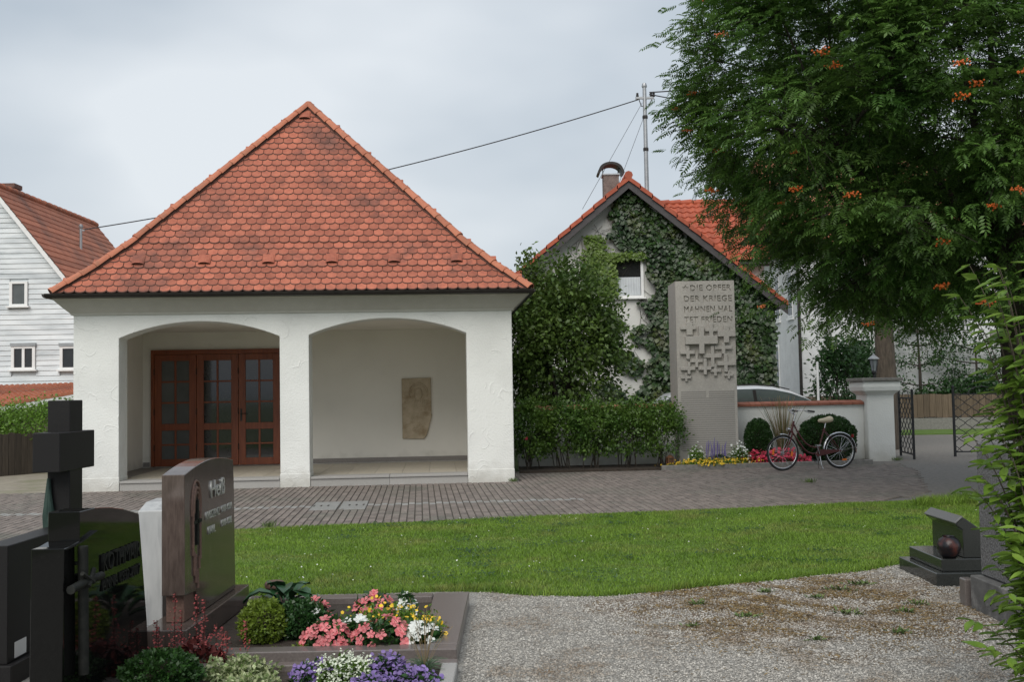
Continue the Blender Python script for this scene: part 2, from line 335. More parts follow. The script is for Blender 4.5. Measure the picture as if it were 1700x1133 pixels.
# loose pebbles
def pebbles(name, n, poly, bb, mat, r=(.004, .009)):
    x = rng.uniform(bb[0], bb[1], n); y = bb[2] + (bb[3] - bb[2]) * rng.random(n) ** 1.25; s = in_poly(x, y, poly) & (np.abs(x) < .55 * y + 1) & ~((x < -.32) & (y < 7.95)); x, y = x[s], y[s]; n = len(x)
    R = rng.uniform(r[0], r[1], n)[:, None]; c = np.stack([x, y, R[:, 0] * .35], 1)
    ax = [np.array(v) for v in ((1, 0, 0), (0, 1, 0), (0, 0, 1), (-1, 0, 0), (0, -1, 0), (0, 0, -1))]
    an = rng.uniform(0, 6.28, n); ca, sa = np.cos(an)[:, None], np.sin(an)[:, None]
    def vert(v):
        sc = rng.uniform(.7, 1.25, (n, 1)); q = v[None] * R * sc
        return c + np.concatenate([q[:, :1] * ca - q[:, 1:2] * sa, q[:, :1] * sa + q[:, 1:2] * ca, q[:, 2:] * .75], 1)
    vs = [vert(v) for v in ax]
    F = [(0, 1, 2), (1, 3, 2), (3, 4, 2), (4, 0, 2)]
    V = np.stack([vs[i] for f in F for i in f], 1).reshape(-1, 3)
    return tag(inst(name, np_mesh(name, V, 3, mat, np.repeat(rng.random(n), 4))), kind='stuff')
m_peb = M('pebble', (.24, .225, .198), (.43, .41, .375), scale=40, rough=.85, tint=.55, c3=(.15, .10, .055), s3=1.3)
o = pebbles('gravel', 125000, [(-.5, 0), (9, 0), (9, 9.6), (3.5, 9.35), (2.2, 8.7), (.7, 8.15), (-.3, 8.4)], (-.4, 5.6, 5.3, 9.3), m_peb)
tag(o, 'loose grey grit lying on the cemetery path', 'gravel')

# ---------------------------------------------------------------- chapel
CH = empty('chapel', (-3.72, 18.24, 0), R_(4.2), 'white stuccoed chapel with two arches under a steep red tiled hip roof', 'chapel')
CM = CH.matrix_basis.copy() if False else Matrix.Translation((-3.72, 18.24, 0)) @ Matrix.Rotation(R_(4.2), 4, 'Z')
UL, UR, TH = -3.99, 3.73, .5
def arch(u0, u1, zs, rise, n=18):
    w_ = (u1 - u0) / 2; rad = (w_ * w_ + rise * rise) / (2 * rise); c = zs + rise - rad; a0 = math.asin(w_ / rad)
    return [((u0 + u1) / 2 + rad * math.sin(-a0 + 2 * a0 * i / n), c + rad * math.cos(-a0 + 2 * a0 * i / n)) for i in range(n + 1)]
A1 = arch(-3.21, -.42, 2.68, .285); A2 = arch(.095, 2.905, 2.695, .285)
pr = [(UL, -.05), (-3.21, -.05)] + A1 + [(-.42, -.05), (.095, -.05)] + A2 + [(2.905, -.05), (UR, -.05), (UR, 3.2), (UL, 3.2)]
fw = MB().prism([(u, 0, z) for u, z in pr], (0, TH, 0)).build('front_wall', m_white, CH)
bv = fw.modifiers.new('edge', 'BEVEL'); bv.width = .012; bv.segments = 2; bv.limit_method = 'ANGLE'; bv.angle_limit = R_(50)
for nm, (x0, x1, y0, y1) in {'side_wall': (UL, UL + .13, TH + .002, 11), 'side_wall.001': (UR - .13, UR, TH + .002, 11)}.items():
    MB().box(x0, x1, y0, y1, -.05, 3.2).build('side_wall', m_white2, CH)
MB().box(UL + .132, UR - .132, 10.7, 11, -.05, 3.2).build('rear_wall', m_white2, CH)
VB = 3.72
MB().box(UL + .132, UR - .132, VB, VB + .2, 0, 3.15).build('porch_back_wall', m_in, CH)
MB().box(UL + .132, UR - .132, TH + .002, VB - .002, 3.0, 3.1).build('porch_ceiling', m_in, CH)
MB().box(UL + .131, UL + .15, TH + .003, VB - .003, .16, 2.99).build('porch_lining', m_in, CH); MB().box(UR - .15, UR - .131, TH + .003, VB - .003, .16, 2.99).build('porch_lining', m_in, CH)
for u0, u1 in ((UL, -3.21), (-.42, .095), (2.905, UR)):
    MB().box(u0 - .006, u1 + .006, -.007, TH + .006, -.04, .235).build('pillar_base', m_white, CH, bevel=.006)
# porch floor: slab, steps of granite, floor tiles
MB().box(UL + .14, UR - .14, .16, VB - .002, -.05, .15).build('floor_slab', m_base, CH)
tm = MB().box(-.247, .247, -.247, .247, 0, .018).mesh('floor_tile', m_floor)
u = -3.55
while u < 3.5:
    v = .62
    while v < 3.6:
        if -3.8 < u - .25 and u + .25 < 3.55: inst('floor_tile', tm, CH, Matrix.Translation((u, v, .149)))
        v += .5
    u += .5
for u0, u1 in ((-3.2, -.43), (.105, 2.895)):
    k = 2; wd = (u1 - u0) / k
    for i in range(k):
        MB().box(u0 + wd * i + .003, u0 + wd * (i + 1) - .003, .012, .40, -.04, .125).build('step_riser', m_gran, CH)
        MB().box(u0 + wd * i + .003, u0 + wd * (i + 1) - .003, -.012, .42, .128, .17).build('step_tread', m_gran, CH, bevel=.006)
for u0, u1 in ((UL + .16, -3.70), (-.86, UR - .16)):
    MB().box(u0, u1, VB - .018, VB - .001, .168, .262).build('skirting', m_base, CH)
# doors: three glazed leaves in a frame
D0, D1, DZ = -3.66, -.9, 2.63
fr = MB(); fr.box(D0, D0 + .07, VB - .07, VB - .002, .168, DZ); fr.box(D1 - .07, D1, VB - .07, VB - .002, .168, DZ); fr.box(D0 + .07, D1 - .07, VB - .07, VB - .002, DZ - .1, DZ)
fr.build('door_frame', m_wood, CH, bevel=.006)
lw = (D1 - D0 - .14) / 3; pm = None
for i in range(3):
    a = D0 + .07 + lw * i + .005; bnd = a + lw - .01; y0, y1 = VB - .06, VB - .012; z0, z1 = .172, DZ - .105; d = MB(); sw = .145
    d.box(a, a + sw, y0, y1, z0, z1); d.box(bnd - sw, bnd, y0, y1, z0, z1)
    d.box(a + sw, bnd - sw, y0, y1, z0, z0 + .15); d.box(a + sw, bnd - sw, y0, y1, z1 - .13, z1)
    zm = .925; d.box(a + sw, bnd - sw, y0, y1, zm, zm + .14)
    mid = (a + bnd) / 2; d.box(mid - .02, mid + .02, y0 + .006, y1 - .006, z0 + .15, zm); d.box(mid - .02, mid + .02, y0 + .006, y1 - .006, zm + .14, z1 - .13)
    rows = [(z0 + .15, zm, 2), (zm + .14, z1 - .13, 3)]; panes = []
    for za, zb, k in rows:
        h = (zb - za) / k
        for j in range(k):
            if j:
                d.box(a + sw, mid - .02, y0 + .008, y1 - .008, za + h * j - .018, za + h * j + .018); d.box(mid + .02, bnd - sw, y0 + .008, y1 - .008, za + h * j - .018, za + h * j + .018)
            for p0, p1 in ((a + sw, mid - .02), (mid + .02, bnd - sw)):
                panes.append((p0 - .004, p1 + .004, za + h * j + (.018 if j else 0) - .004, za + h * (j + 1) - (.018 if j < k - 1 else 0) + .004))
    do = d.build('door', m_wood, CH, bevel=.004)
    for p in panes: MB().box(p[0], p[1], VB - .034, VB - .028, p[2], p[3]).build('pane', m_glass2 if i == 0 else m_glass, do)
    for zz in (.5, 1.25, 2.1): MB().tube([(a - .004, y0 - .012, zz), (a - .004, y0 - .012, zz + .13)], .011, 6).build('hinge', m_dark, do)
    if i == 2:
        MB().box(a + .035, a + .075, y0 - .012, y0 - .001, 1.1, 1.36).tube([(a + .055, y0 - .01, 1.26), (a + .055, y0 - .055, 1.26), (a + .17, y0 - .055, 1.255)], .01, 6).build('handle', m_dark, do)
# cornice (sloping board), gutter
def ring(prof, name, mat, ends=True):
    mb = MB(); n = len(prof); path = [(-1, 11.0), (-1, 0), (1, 0), (1, 11.0)]
    st_ = []
    for sx_, v in path:
        st_.append([((UL - o) if sx_ < 0 else (UR + o), v - (o if v == 0 else 0), z) for o, z in prof])
    mb.add([q for s in st_ for q in s], [(i * n + j, i * n + j + 1, (i + 1) * n + j + 1, (i + 1) * n + j) for i in range(3) for j in range(n - 1)] + [(i * n + n - 1, i * n, (i + 1) * n, (i + 1) * n + n - 1) for i in range(3)])
    return mb.build(name, mat, CH)
ring([(-.01, 3.095), (.035, 3.095), (.04, 3.125), (.13, 3.21), (.26, 3.35), (.30, 3.36), (.30, 3.40), (-.01, 3.40)], 'cornice', m_corn)
g = MB()
for i in range(9):
    pass
def gutter(p0, p1, nm):
    p0, p1 = Vector(p0), Vector(p1); d = (p1 - p0).normalized(); sd = d.cross(Vector((0, 0, 1))); mb = MB(); k = 8
    pts = []
    for p in (p0, p1):
        for ro in (.07, .062):
            for j in range(k + 1):
                a = math.pi + math.pi * j / k; pts.append(p + sd * math.cos(a) * ro + Vector((0, 0, math.sin(a) * ro)))
    n = k + 1; f = []
    for j in range(k): f += [(j, j + 1, 2 * n + j + 1, 2 * n + j), (n + j + 1, n + j, 3 * n + j, 3 * n + j + 1), (j + 1, j, n + j, n + j + 1), (2 * n + j, 2 * n + j + 1, 3 * n + j + 1, 3 * n + j)]
    f += [(0, n, 3 * n, 2 * n), (k, 2 * n + k, 3 * n + k, n + k)]
    mb.add(pts, f); mb.add(pts[:n], [tuple(range(n))]); mb.add(pts[2 * n:3 * n], [tuple(range(n))])
    return mb.build(nm, m_dark, CH, smooth=30)
gutter((-4.3, -.46, 3.43), (4.1, -.46, 3.43), 'gutter'); gutter((4.07, -.45, 3.43), (4.07, 11.2, 3.43), 'gutter'); gutter((-4.3, 11.2, 3.43), (-4.3, -.45, 3.43), 'gutter')
# roof: bell-cast front hip with single tiles
EL, ER, EV, AP = -4.19, 4.02, -.42, (-.11, 1.9)
PT = [(0, 3.45), (.12, 3.82), (.25, 4.28), (1, 7.36)]
def zt(t_):
    for (a, za), (b_, zb) in zip(PT, PT[1:]):
        if t_ <= b_: return za + (zb - za) * (t_ - a) / (b_ - a)
    return PT[-1][1]
run = AP[1] - EV
deck = MB()
prof = [0, .12, .25, 1]
fl = []
for tq in prof:
    fl.append(((EL + (AP[0] - EL) * tq, EV + run * tq, zt(tq) - .05), (ER + (AP[0] - ER) * tq, EV + run * tq, zt(tq) - .05)))
for (a, b_), (c, d) in zip(fl, fl[1:]): deck.add([a, b_, d, c], [(0, 1, 2, 3)] if a != b_ else [(0, 1, 2)])
m_batten = M('gap_shade_battens', (.03, .02, .016), (.05, .035, .028), rough=.9)  # roof deck coloured dark to deepen the shadow lines between tiles
roof = deck.build('roof', m_batten, CH)
# side slopes in stepped courses (they run back from the hips)
for sgn, E0 in ((-1, EL), (1, ER)):
    mb = MB(); K = 34
    for k in range(K):
        t0, t1 = k / K, (k + 1.25) / K; t1 = min(t1, 1)
        x0, x1 = E0 + (AP[0] - E0) * t0, E0 + (AP[0] - E0) * t1; v0, v1 = EV + run * t0, EV + run * t1
        mb.add([(x0, v0, zt(t0) + .012), (x0, 11.2, zt(t0) + .012), (x1, 11.2, zt(t1) - .006), (x1, v1, zt(t1) - .006), (x0, v0, zt(t0) - .02), (x0, 11.2, zt(t0) - .02)], [(0, 1, 2, 3), (0, 4, 5, 1)])
    o = mb.build('side_slope', m_tile, roof); o['kind'] = 'stuff'
TW = .178
m_rim = M('weathered_shadow_rim', (.085, .045, .036), (.15, .07, .052), scale=20, rough=.9)  # dark rim: shadow line under each tile edge painted in, with weathering
def tile_bm(W=TW, Ln=.235, th=.022):           # flat clay tile with a rounded lower end; local x across, y up the slope, z out
    n = 8; dep = Ln * .22; mb = MB()
    arc0 = [(-W / 2 + W * i / n, dep * (1 - math.sqrt(max(0, 1 - (2 * i / n - 1) ** 2 * .94)))) for i in range(n + 1)]
    low = [(x, y, 0) for x, y in arc0]; mid = [(x, y, th * .62) for x, y in arc0]; ins = [(x * .965, y + .016 + .004 * abs(x) / W, th) for x, y in arc0]
    top = [(W / 2 * .965, Ln, th), (-W / 2 * .965, Ln, th)]; m1 = n + 1
    mb.v = low + mid + ins + top
    mb.f = [tuple(2 * m1 + i for i in range(m1)) + (3 * m1, 3 * m1 + 1)]
    mb.f += [(i, i + 1, m1 + i + 1, m1 + i) for i in range(n)] + [(m1 + i, m1 + i + 1, 2 * m1 + i + 1, 2 * m1 + i) for i in range(n)]
    mb.v += [(W / 2, Ln, 0), (-W / 2, Ln, 0)]; k = 3 * m1
    mb.f += [(n, k + 2, k, 2 * m1 + n, m1 + n), (0, m1, 2 * m1, k + 1, k + 3)]
    return mb
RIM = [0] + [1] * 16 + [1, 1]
def tile_mesh(W, tint):
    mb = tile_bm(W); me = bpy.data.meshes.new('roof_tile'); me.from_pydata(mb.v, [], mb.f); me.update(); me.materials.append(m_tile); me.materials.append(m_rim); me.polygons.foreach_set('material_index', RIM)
    at = me.attributes.new('tint', 'FLOAT', 'POINT'); at.data.foreach_set('value', [tint] * len(me.vertices)); return me
tms = [tile_mesh(TW - .004 + .002 * (i % 2), q) for i, q in enumerate((.02, .2, .35, .45, .55, .65, .8, .98))]
s_len = [0]
for (a, za), (b_, zb) in zip(PT, PT[1:]): s_len.append(s_len[-1] + math.hypot((b_ - a) * run, zb - za))
NR = 32; tot = s_len[-1]; far = []; cnt = 0
tiles = []
for r_ in range(NR):
    s = tot * (r_ - .15) / NR
    s = max(s, -.02)
    seg = 0
    while seg < 2 and s > s_len[seg + 1]: seg += 1
    f_ = (s - s_len[seg]) / (s_len[seg + 1] - s_len[seg]); tq = PT[seg][0] + (PT[seg + 1][0] - PT[seg][0]) * f_
    z = PT[seg][1] + (PT[seg + 1][1] - PT[seg][1]) * f_; v = EV + run * tq
    sl_ = Vector((0, (PT[seg + 1][0] - PT[seg][0]) * run, PT[seg + 1][1] - PT[seg][1])).normalized()
    nrm = Vector((1, 0, 0)).cross(sl_)
    q = Matrix.Rotation(R_(-5.5), 4, 'X')          # the lower end rides on the course below
    ul = EL + (AP[0] - EL) * tq; ur = ER + (AP[0] - ER) * tq
    k0 = -30
    for k in range(-30, 31):
        u = (k + (.5 if r_ % 2 else 0)) * TW
        if u < ul + .055 or u > ur - .055: continue
        m4 = frame((u + random.uniform(-.003, .003), v + nrm.y * .006, z + nrm.z * .006), (1, 0, 0), sl_, nrm) @ Matrix.Rotation(random.gauss(0, .008), 4, 'Z') @ q
        tiles.append((r_, u, m4))
for i, (r_, u, m4) in enumerate(tiles[:300]): inst('roof_tile', random.choice(tms), roof, m4)
V = []; F = []; T = []
tb = tile_bm(TW - .003)
for r_, u, m4 in tiles[300:]:
    k = len(V); V += [tuple(m4 @ Vector(q)) for q in tb.v]; F += [tuple(i + k for i in f) for f in tb.f]; T += [random.random()] * len(tb.v)
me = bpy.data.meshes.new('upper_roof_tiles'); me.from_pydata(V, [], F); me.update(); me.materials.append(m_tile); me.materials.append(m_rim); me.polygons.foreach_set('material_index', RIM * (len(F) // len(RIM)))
at = me.attributes.new('tint', 'FLOAT', 'POINT'); at.data.foreach_set('value', T)
inst('upper_roof_tiles', me, roof)['kind'] = 'stuff'
# hip caps
def cap_mesh(Ln=.36, r0=.115, r1=.092):
    mb = MB(); k = 8; pts = []
    for y, r_ in ((0, r0), (.05, r0), (.055, r0 * .9), (Ln, r1)):
        for j in range(k + 1): a = math.pi * j / k; pts.append((r_ * math.cos(a), y, r_ * math.sin(a) * .85))
    n = k + 1
    mb.add(pts, [(i * n + j, i * n + j + 1, (i + 1) * n + j + 1, (i + 1) * n + j) for i in range(3) for j in range(k)])
    mb.add([(p[0] * .8, p[1], p[2] * .8) for p in pts[:n]] + pts[:n], [(j, j + 1, n + j + 1, n + j) for j in range(k)])
    return mb.mesh('hip_cap', m_cap, smooth=35)
cm = cap_mesh()
for E0 in (EL, ER):
    P = [Vector((E0 + (AP[0] - E0) * t_, EV + run * t_, zt(t_) + .012)) for t_ in (0, .12, .25, 1)]
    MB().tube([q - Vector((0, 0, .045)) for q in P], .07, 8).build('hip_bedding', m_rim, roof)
    acc = [0]
    for a, b_ in zip(P, P[1:]): acc.append(acc[-1] + (b_ - a).length)
    NC = 21
    for i in range(NC):
        s = acc[-1] * (i - .1) / NC if i else -.03
        seg = 0
        while seg < 2 and s > acc[seg + 1]: seg += 1
        d = (P[seg + 1] - P[seg]).normalized(); p = P[seg] + d * (s - acc[seg]); sd = d.cross(Vector((0, 0, 1))).normalized()
        inst('hip_cap', cm, roof, frame(p, sd, d, sd.cross(d)) @ Matrix.Rotation(R_(2.2), 4, 'X'))
MB().lathe([(.0, -.1), (.11, -.06), (.10, .02), (.05, .07), (.0, .085)], (AP[0], AP[1] + .03, 7.4), 10).build('apex_cap', m_cap, roof, smooth=40)
rc = MB(); rc.tube([(AP[0], AP[1] + .1, 7.36), (AP[0], 11.2, 7.36)], .08, 8); rc.build('ridge_cap', m_cap, roof, smooth=40)
# vents in the fifth course
vm = MB(); k = 8
vm.add([(.11 * math.cos(math.pi * j / k), 0, .055 * math.sin(math.pi * j / k)) for j in range(k + 1)] + [(.11 * math.cos(math.pi * j / k), .22, .004) for j in range(k + 1)], [(j, j + 1, k + 2 + j, k + 1 + j) for j in range(k)])
vmesh = vm.mesh('vent_tile', m_tile, tint=.4)
vin = MB().add([(.1 * math.cos(math.pi * j / k), .02, .045 * math.sin(math.pi * j / k)) for j in range(k + 1)], [tuple(range(k + 1))]).mesh('vent_opening', m_dark)
for u, tq in ((-2.87, .16), (-1.72, .16), (-.60, .16), (.52, .16), (1.63, .16), (2.75, .16), (-.16, .925)):
    z = zt(tq); v = EV + run * tq; sl_ = Vector((0, run * .13, .46)).normalized() if tq < .3 else Vector((0, run * .75, 3.08)).normalized(); nr = Vector((1, 0, 0)).cross(sl_)
    m4 = frame((u, v + nr.y * .026, z + nr.z * .026), (1, 0, 0), sl_, nr)
    vt = inst('vent_tile', vmesh, roof, m4); inst('vent_opening', vin, roof, m4)

# stone relief on the porch back wall
m_sandst = M('relief_stone', (.42, .345, .24), (.56, .47, .345), scale=7, rough=.9, bump=.4, bscale=45, c3=(.30, .22, .13), s3=3)
pq = empty('relief_plaque', CM @ Vector((1.92, VB - .002, .64)), R_(4.2), 'weathered sandstone relief slab with haloed head hung in right arch', 'plaque')
out_ = [(-.31, .01), (.155, 0), (.2, .06), (.24, .17), (.32, .48), (.325, .51), (.315, .54), (.31, 1.31), (-.315, 1.3)]
MB().prism([(x, -.055, z) for x, z in out_], (0, .055, 0)).build('slab', m_sandst, pq, bevel=.008)
ha = MB(); ha.tube([(.04 + .2 * math.cos(a), -.056, .99 + .2 * math.sin(a)) for a in [R_(d) for d in range(-30, 215, 12)]], .013, 6); ha.tube([(.04 + .165 * math.cos(a), -.056, .99 + .165 * math.sin(a)) for a in [R_(d) for d in range(0, 190, 12)]], .008, 6)
ha.build('halo', m_sandst, pq, smooth=60)
hd = MB().lathe([(0, -.13), (.05, -.115), (.085, -.05), (.095, .02), (.08, .09), (.04, .13), (0, .14)], (0, 0, 0), 12)
hd.v = [(x + .04, y * .45 - .052, z + .96) for x, y, z in hd.v]; hd.build('head', m_sandst, pq, smooth=60)
ft = MB().prism([(.025, -.095, .93), (.055, -.095, .93), (.045, -.095, 1.0), (.035, -.095, 1.0)], (0, -.012, 0)).box(0, .03, -.097, -.09, .99, 1.0).box(.055, .085, -.097, -.09, .99, 1.0).box(.02, .065, -.095, -.088, .89, .9)
ft.build('face', m_sandst, pq)
dr = MB()
for i in range(7): dr.tube([(-.06 + .035 * i, -.055, .84), (-.1 + .045 * i + .01 * math.sin(i), -.06, .8 - .02 * (i % 3))], .01, 5)
dr.build('collar', m_sandst, pq)

# ---------------------------------------------------------------- paving
PAV = [(-12, 10.0), (-9, 10.95), (-5.5, 11.85), (-3.4, 12.5), (-1.17, 13.0), (1.13, 13.46), (3.08, 13.8), (4.9, 14.2), (6.2, 15.5), (6.9, 17.5), (7.6, 19.5), (7.9, 21.2), (7.3, 21.1), (2.9, 20.42), (0.05, 20.2), (.08, 18.56), (-7.7, 17.98), (-9.5, 17.9), (-12, 17.5)]
pav = st(sheet('paving', PAV, -.011, m_joint))
cr, sr = math.cos(R_(5.2)), math.sin(R_(5.2))
pvs = []
PW, PL = .1, .2
drain_v = None
for i in range(-120, 140):
    for j in range(-50, 60):
        a, b_ = i * PW, (j + (.5 if i % 2 else 0)) * PL
        pvs.append((a * cr - b_ * sr - 1.5, a * sr + b_ * cr + 15, a, b_))
pvs = np.array(pvs)
s = in_poly(pvs[:, 0], pvs[:, 1], PAV) & (np.abs(pvs[:, 0]) < .57 * pvs[:, 1] + .5)
s &= ~((np.abs(pvs[:, 2] + 1.05) < .42) & (np.abs(pvs[:, 3] - .15) < .55))       # place of the manhole
pvs = pvs[s]
wear = rng.random(len(pvs))
for k_ in range(len(pvs)):
    pass
gut = (np.abs(pvs[:, 3] - .16) < .11) & (pvs[:, 2] < 2.6)     # pale drain course
vis = (pvs[:, 0] > -.27 * pvs[:, 1] + .05) & (pvs[:, 0] < .35 * pvs[:, 1]) & ~gut
order = np.argsort(np.where(vis, np.hypot(pvs[:, 0], pvs[:, 1]), 99))
near = set(order[:300].tolist())
def pav_bm(): 
    w_, l_ = PW / 2 - .0075, PL / 2 - .004; b2 = .004
    mb = MB(); mb.add([(-w_, -l_, -.04), (w_, -l_, -.04), (w_, l_, -.04), (-w_, l_, -.04), (-w_, -l_, -b2), (w_, -l_, -b2), (w_, l_, -b2), (-w_, l_, -b2), (-w_ + b2, -l_ + b2, 0), (w_ - b2, -l_ + b2, 0), (w_ - b2, l_ - b2, 0), (-w_ + b2, l_ - b2, 0)],
        [(0, 1, 5, 4), (1, 2, 6, 5), (2, 3, 7, 6), (3, 0, 4, 7), (4, 5, 9, 8), (5, 6, 10, 9), (6, 7, 11, 10), (7, 4, 8, 11), (8, 9, 10, 11)]); return mb
pb = pav_bm(); pms = [pav_bm().mesh('paver', m_paver, tint=q) for q in (0, .25, .45, .6, .75, 1)]
base4 = Matrix.Rotation(R_(5.2), 4, 'Z')
V = np.array(pb.v); acc_ = {0: ([], [], []), 1: ([], [], [])}
for i, (x, y, a, b_) in enumerate(pvs):
    z = .001 + random.gauss(0, .0016); rx, ry = random.gauss(0, .01), random.gauss(0, .008)
    if i in near:
        inst('paver', random.choice(pms), pav, Matrix.Translation((x, y, z)) @ base4 @ Matrix.Rotation(rx, 4, 'Y') @ Matrix.Rotation(ry, 4, 'X')); continue
    q = V.copy(); q[:, 2] += z - q[:, 0] * rx + q[:, 1] * ry
    X_ = q[:, 0] * cr - q[:, 1] * sr + x; Y_ = q[:, 0] * sr + q[:, 1] * cr + y
    vl, fl_, tl = acc_[int(gut[i])]; k = len(vl)
    vl += list(zip(X_.tolist(), Y_.tolist(), q[:, 2].tolist())); fl_ += [tuple(t_ + k for t_ in f) for f in pb.f]; tl += [random.random()] * len(q)
for g_, nm, mt in ((0, 'outer_pavers', m_paver), (1, 'drain_course', m_paver2)):
    vl, fl_, tl = acc_[g_]; me = bpy.data.meshes.new(nm); me.from_pydata(vl, [], fl_); me.update(); me.materials.append(mt)
    at = me.attributes.new('tint', 'FLOAT', 'POINT'); at.data.foreach_set('value', tl); inst(nm, me, pav)['kind'] = 'stuff'
mh = empty('manhole_cover', (-1.05 * cr - .15 * sr - 1.5, -1.05 * sr + .15 * cr + 15, 0), R_(5.2), 'square grey concrete drain cover set in the brown paving', 'drain cover')
for sx_ in (-1, 1):
    c_ = MB().box(sx_ * .205 - .19, sx_ * .205 + .19, -.54, .54, -.04, .004).build('concrete_slab', m_paver2, mh, bevel=.006)
for k in range(8): 
    if k not in (3, 4): MB().box(-.38 + k * .102, -.355 + k * .102, -.09, .09, -.02, .0052).build('grate_slot', m_dark, mh)

# ---------------------------------------------------------------- boundary wall, pillar, gate
WA, WB = Vector((.1, 21.72, 0)), Vector((7.56, 22.16, 0)); wd_ = (WB - WA).normalized(); wl = (WB - WA).length; wrz = math.atan2(wd_.y, wd_.x)
wl_o = empty('boundary_wall', WA, wrz, 'low white plastered wall with red brick coping behind the flower bed', 'wall')
MB().box(0, wl, 0, .26, -.05, 1.205).build('wall_body', m_white2, wl_o)
nb = 30; bw = wl / nb
cpm = MB().prism([(.002, -.05, 0), (.002, -.05, .055), (.002, .13, .1), (.002, .31, .055), (.002, .31, 0)], (bw - .006, 0, 0)).mesh('coping_brick', m_coping, bevel=.004)
for i in range(nb): inst('coping_brick', cpm, wl_o, Matrix.Translation((i * bw, 0, 1.206 + random.gauss(0, .0015))))
gp = empty('gate_pillar', (7.86, 22.3, 0), wrz, 'white plastered gate pillar with flared head and grey slab', 'pillar')
pb_ = MB(); lev = [(-.05, .30), (1.40, .30), (1.44, .33), (1.50, .40), (1.58, .415), (1.70, .405)]
for z, h in lev: pb_.v += [(-h, -h, z), (h, -h, z), (h, h, z), (-h, h, z)]
for i in range(len(lev) - 1):
    for j in range(4): pb_.f.append((i * 4 + j, i * 4 + (j + 1) % 4, i * 4 + 4 + (j + 1) % 4, i * 4 + 4 + j))
pb_.f.append((20, 21, 22, 23)); o = pb_.build('pillar_body', m_white2, gp); bv = o.modifiers.new('edge', 'BEVEL'); bv.width = .025; bv.segments = 2; bv.limit_method = 'ANGLE'; bv.angle_limit = R_(60)
m_cap2 = M('cap_slab', (.16, .155, .14), (.25, .24, .22), scale=15, rough=.85, bump=.3)
MB().box(-.45, .45, -.45, .45, 1.702, 1.775).build('cap_slab', m_cap2, gp, bevel=.01)
def gate(name, A, B, h, label):
    A, B = Vector(A), Vector(B); d = (B - A).normalized(); L_ = (B - A).length; g_ = empty(name, A, math.atan2(d.y, d.x), label, 'gate', 'two leaves of the iron gate')
    for x in (0, L_): MB().box(x - .022, x + .022, -.022, .022, .0, h).lathe([(.02, 0), (.032, .02), (.03, .045), (0, .065)], (x, 0, h), 8).build('post', m_iron, g_)
    for z in (.1, h - .14): MB().box(.0225, L_ - .0225, -.014, .014, z - .014, z + .014).build('rail', m_iron, g_)
    nw = 8; sp = (L_ - .045) / nw
    for k in range(nw + 1):                      # wavy bars that meet and part
        pts = []; c = .0225 + k * sp; ph = math.pi if k % 2 else 0
        for i in range(49):
            z = .11 + (h - .26) * i / 48; x = min(max(c + math.sin(i / 48 * 2 * math.pi * 5.5 + ph) * sp * .46, .018), L_ - .018); pts.append((x, 0, z))
        MB().tube(pts, .0085, 5).build('wavy_bar', m_iron, g_)
    MB().tube([(L_ / 2 + .3 * math.cos(R_(a)), 0, h - .13 + .16 * math.sin(R_(a))) for a in range(0, 181, 15)], .01, 5).build('top_arch', m_iron, g_)
    return g_
gate('gate_leaf', (8.80, 23.4, 0), (8.64, 22.22, 0), 1.46, 'black iron gate leaf standing open beside the white pillar')
gate('gate_leaf', (9.82, 22.9, 0), (11.1, 22.95, 0), 1.52, 'black iron gate leaf at the right, next to the granite headstone')

# ---------------------------------------------------------------- war memorial
m_stela = M('memorial_granite', (.36, .342, .312), (.47, .448, .41), scale=38, rough=.85, bump=.35, bscale=110, c3=(.33, .315, .29), s3=1.5)
me_ = empty('war_memorial', (4.04, 21.3, 0), 0, 'tall grey granite memorial stele with raised crosses and carved words', 'memorial')
HX, ZT = .615, 3.86
body = MB().box(-HX, HX, 0, .98, -.05, ZT).build('stele', m_stela, me_)
cutters = []
lines = [('DIE OPFER', 3.655), ('DER KRIEGE', 3.43), ('MAHNEN HAL', 3.21), ('TET FRIEDEN', 2.99)]
for i, (tx, z) in enumerate(lines):
    tm_ = text_mesh(tx, .165, .035, name='cut', space=1.1, off=.004); xs = [v.co.x for v in tm_.vertices]; wdt = max(xs) - min(xs)
    x0, x1 = (-.30, .56) if i == 0 else (-.44, .565)
    m4 = FY((x0 - min(xs) * (x1 - x0) / wdt, 0, z)) @ Matrix.Diagonal(((x1 - x0) / wdt, 1.05, 1, 1)); cutters.append((tm_, m4))
star = []
for k in range(10):
    a = math.pi / 2 + k * math.pi / 5; r_ = .075 if k % 2 == 0 else .035; star.append((r_ * math.cos(a), r_ * math.sin(a), -.02))
cutters.append((MB().prism(star, (0, 0, .04)).mesh('cut', None), FY((-.40, 0, 3.71))))
cut = bmesh.new()
for tm_, m4 in cutters:
    t2 = tm_.copy(); t2.transform(m4); cut.from_mesh(t2); bpy.data.meshes.remove(t2); bpy.data.meshes.remove(tm_)
cme = bpy.data.meshes.new('cut'); bmesh.ops.remove_doubles(cut, verts=cut.verts, dist=1e-5); bmesh.ops.recalc_face_normals(cut, faces=cut.faces); cut.to_mesh(cme); cut.free()
co_ = inst('cut', cme); co_.location = (4.04, 21.3, 0)
bo = body.modifiers.new('carve', 'BOOLEAN'); bo.operation = 'DIFFERENCE'; bo.object = co_; bo.solver = 'EXACT'; bo.use_self = True
bpy.context.view_layer.update(); dg = bpy.context.evaluated_depsgraph_get(); nm_ = bpy.data.meshes.new_from_object(body.evaluated_get(dg))
body.modifiers.clear()
if len(nm_.polygons) > 50: body.data = nm_; body.data.name = 'stele'
bpy.data.objects.remove(co_)
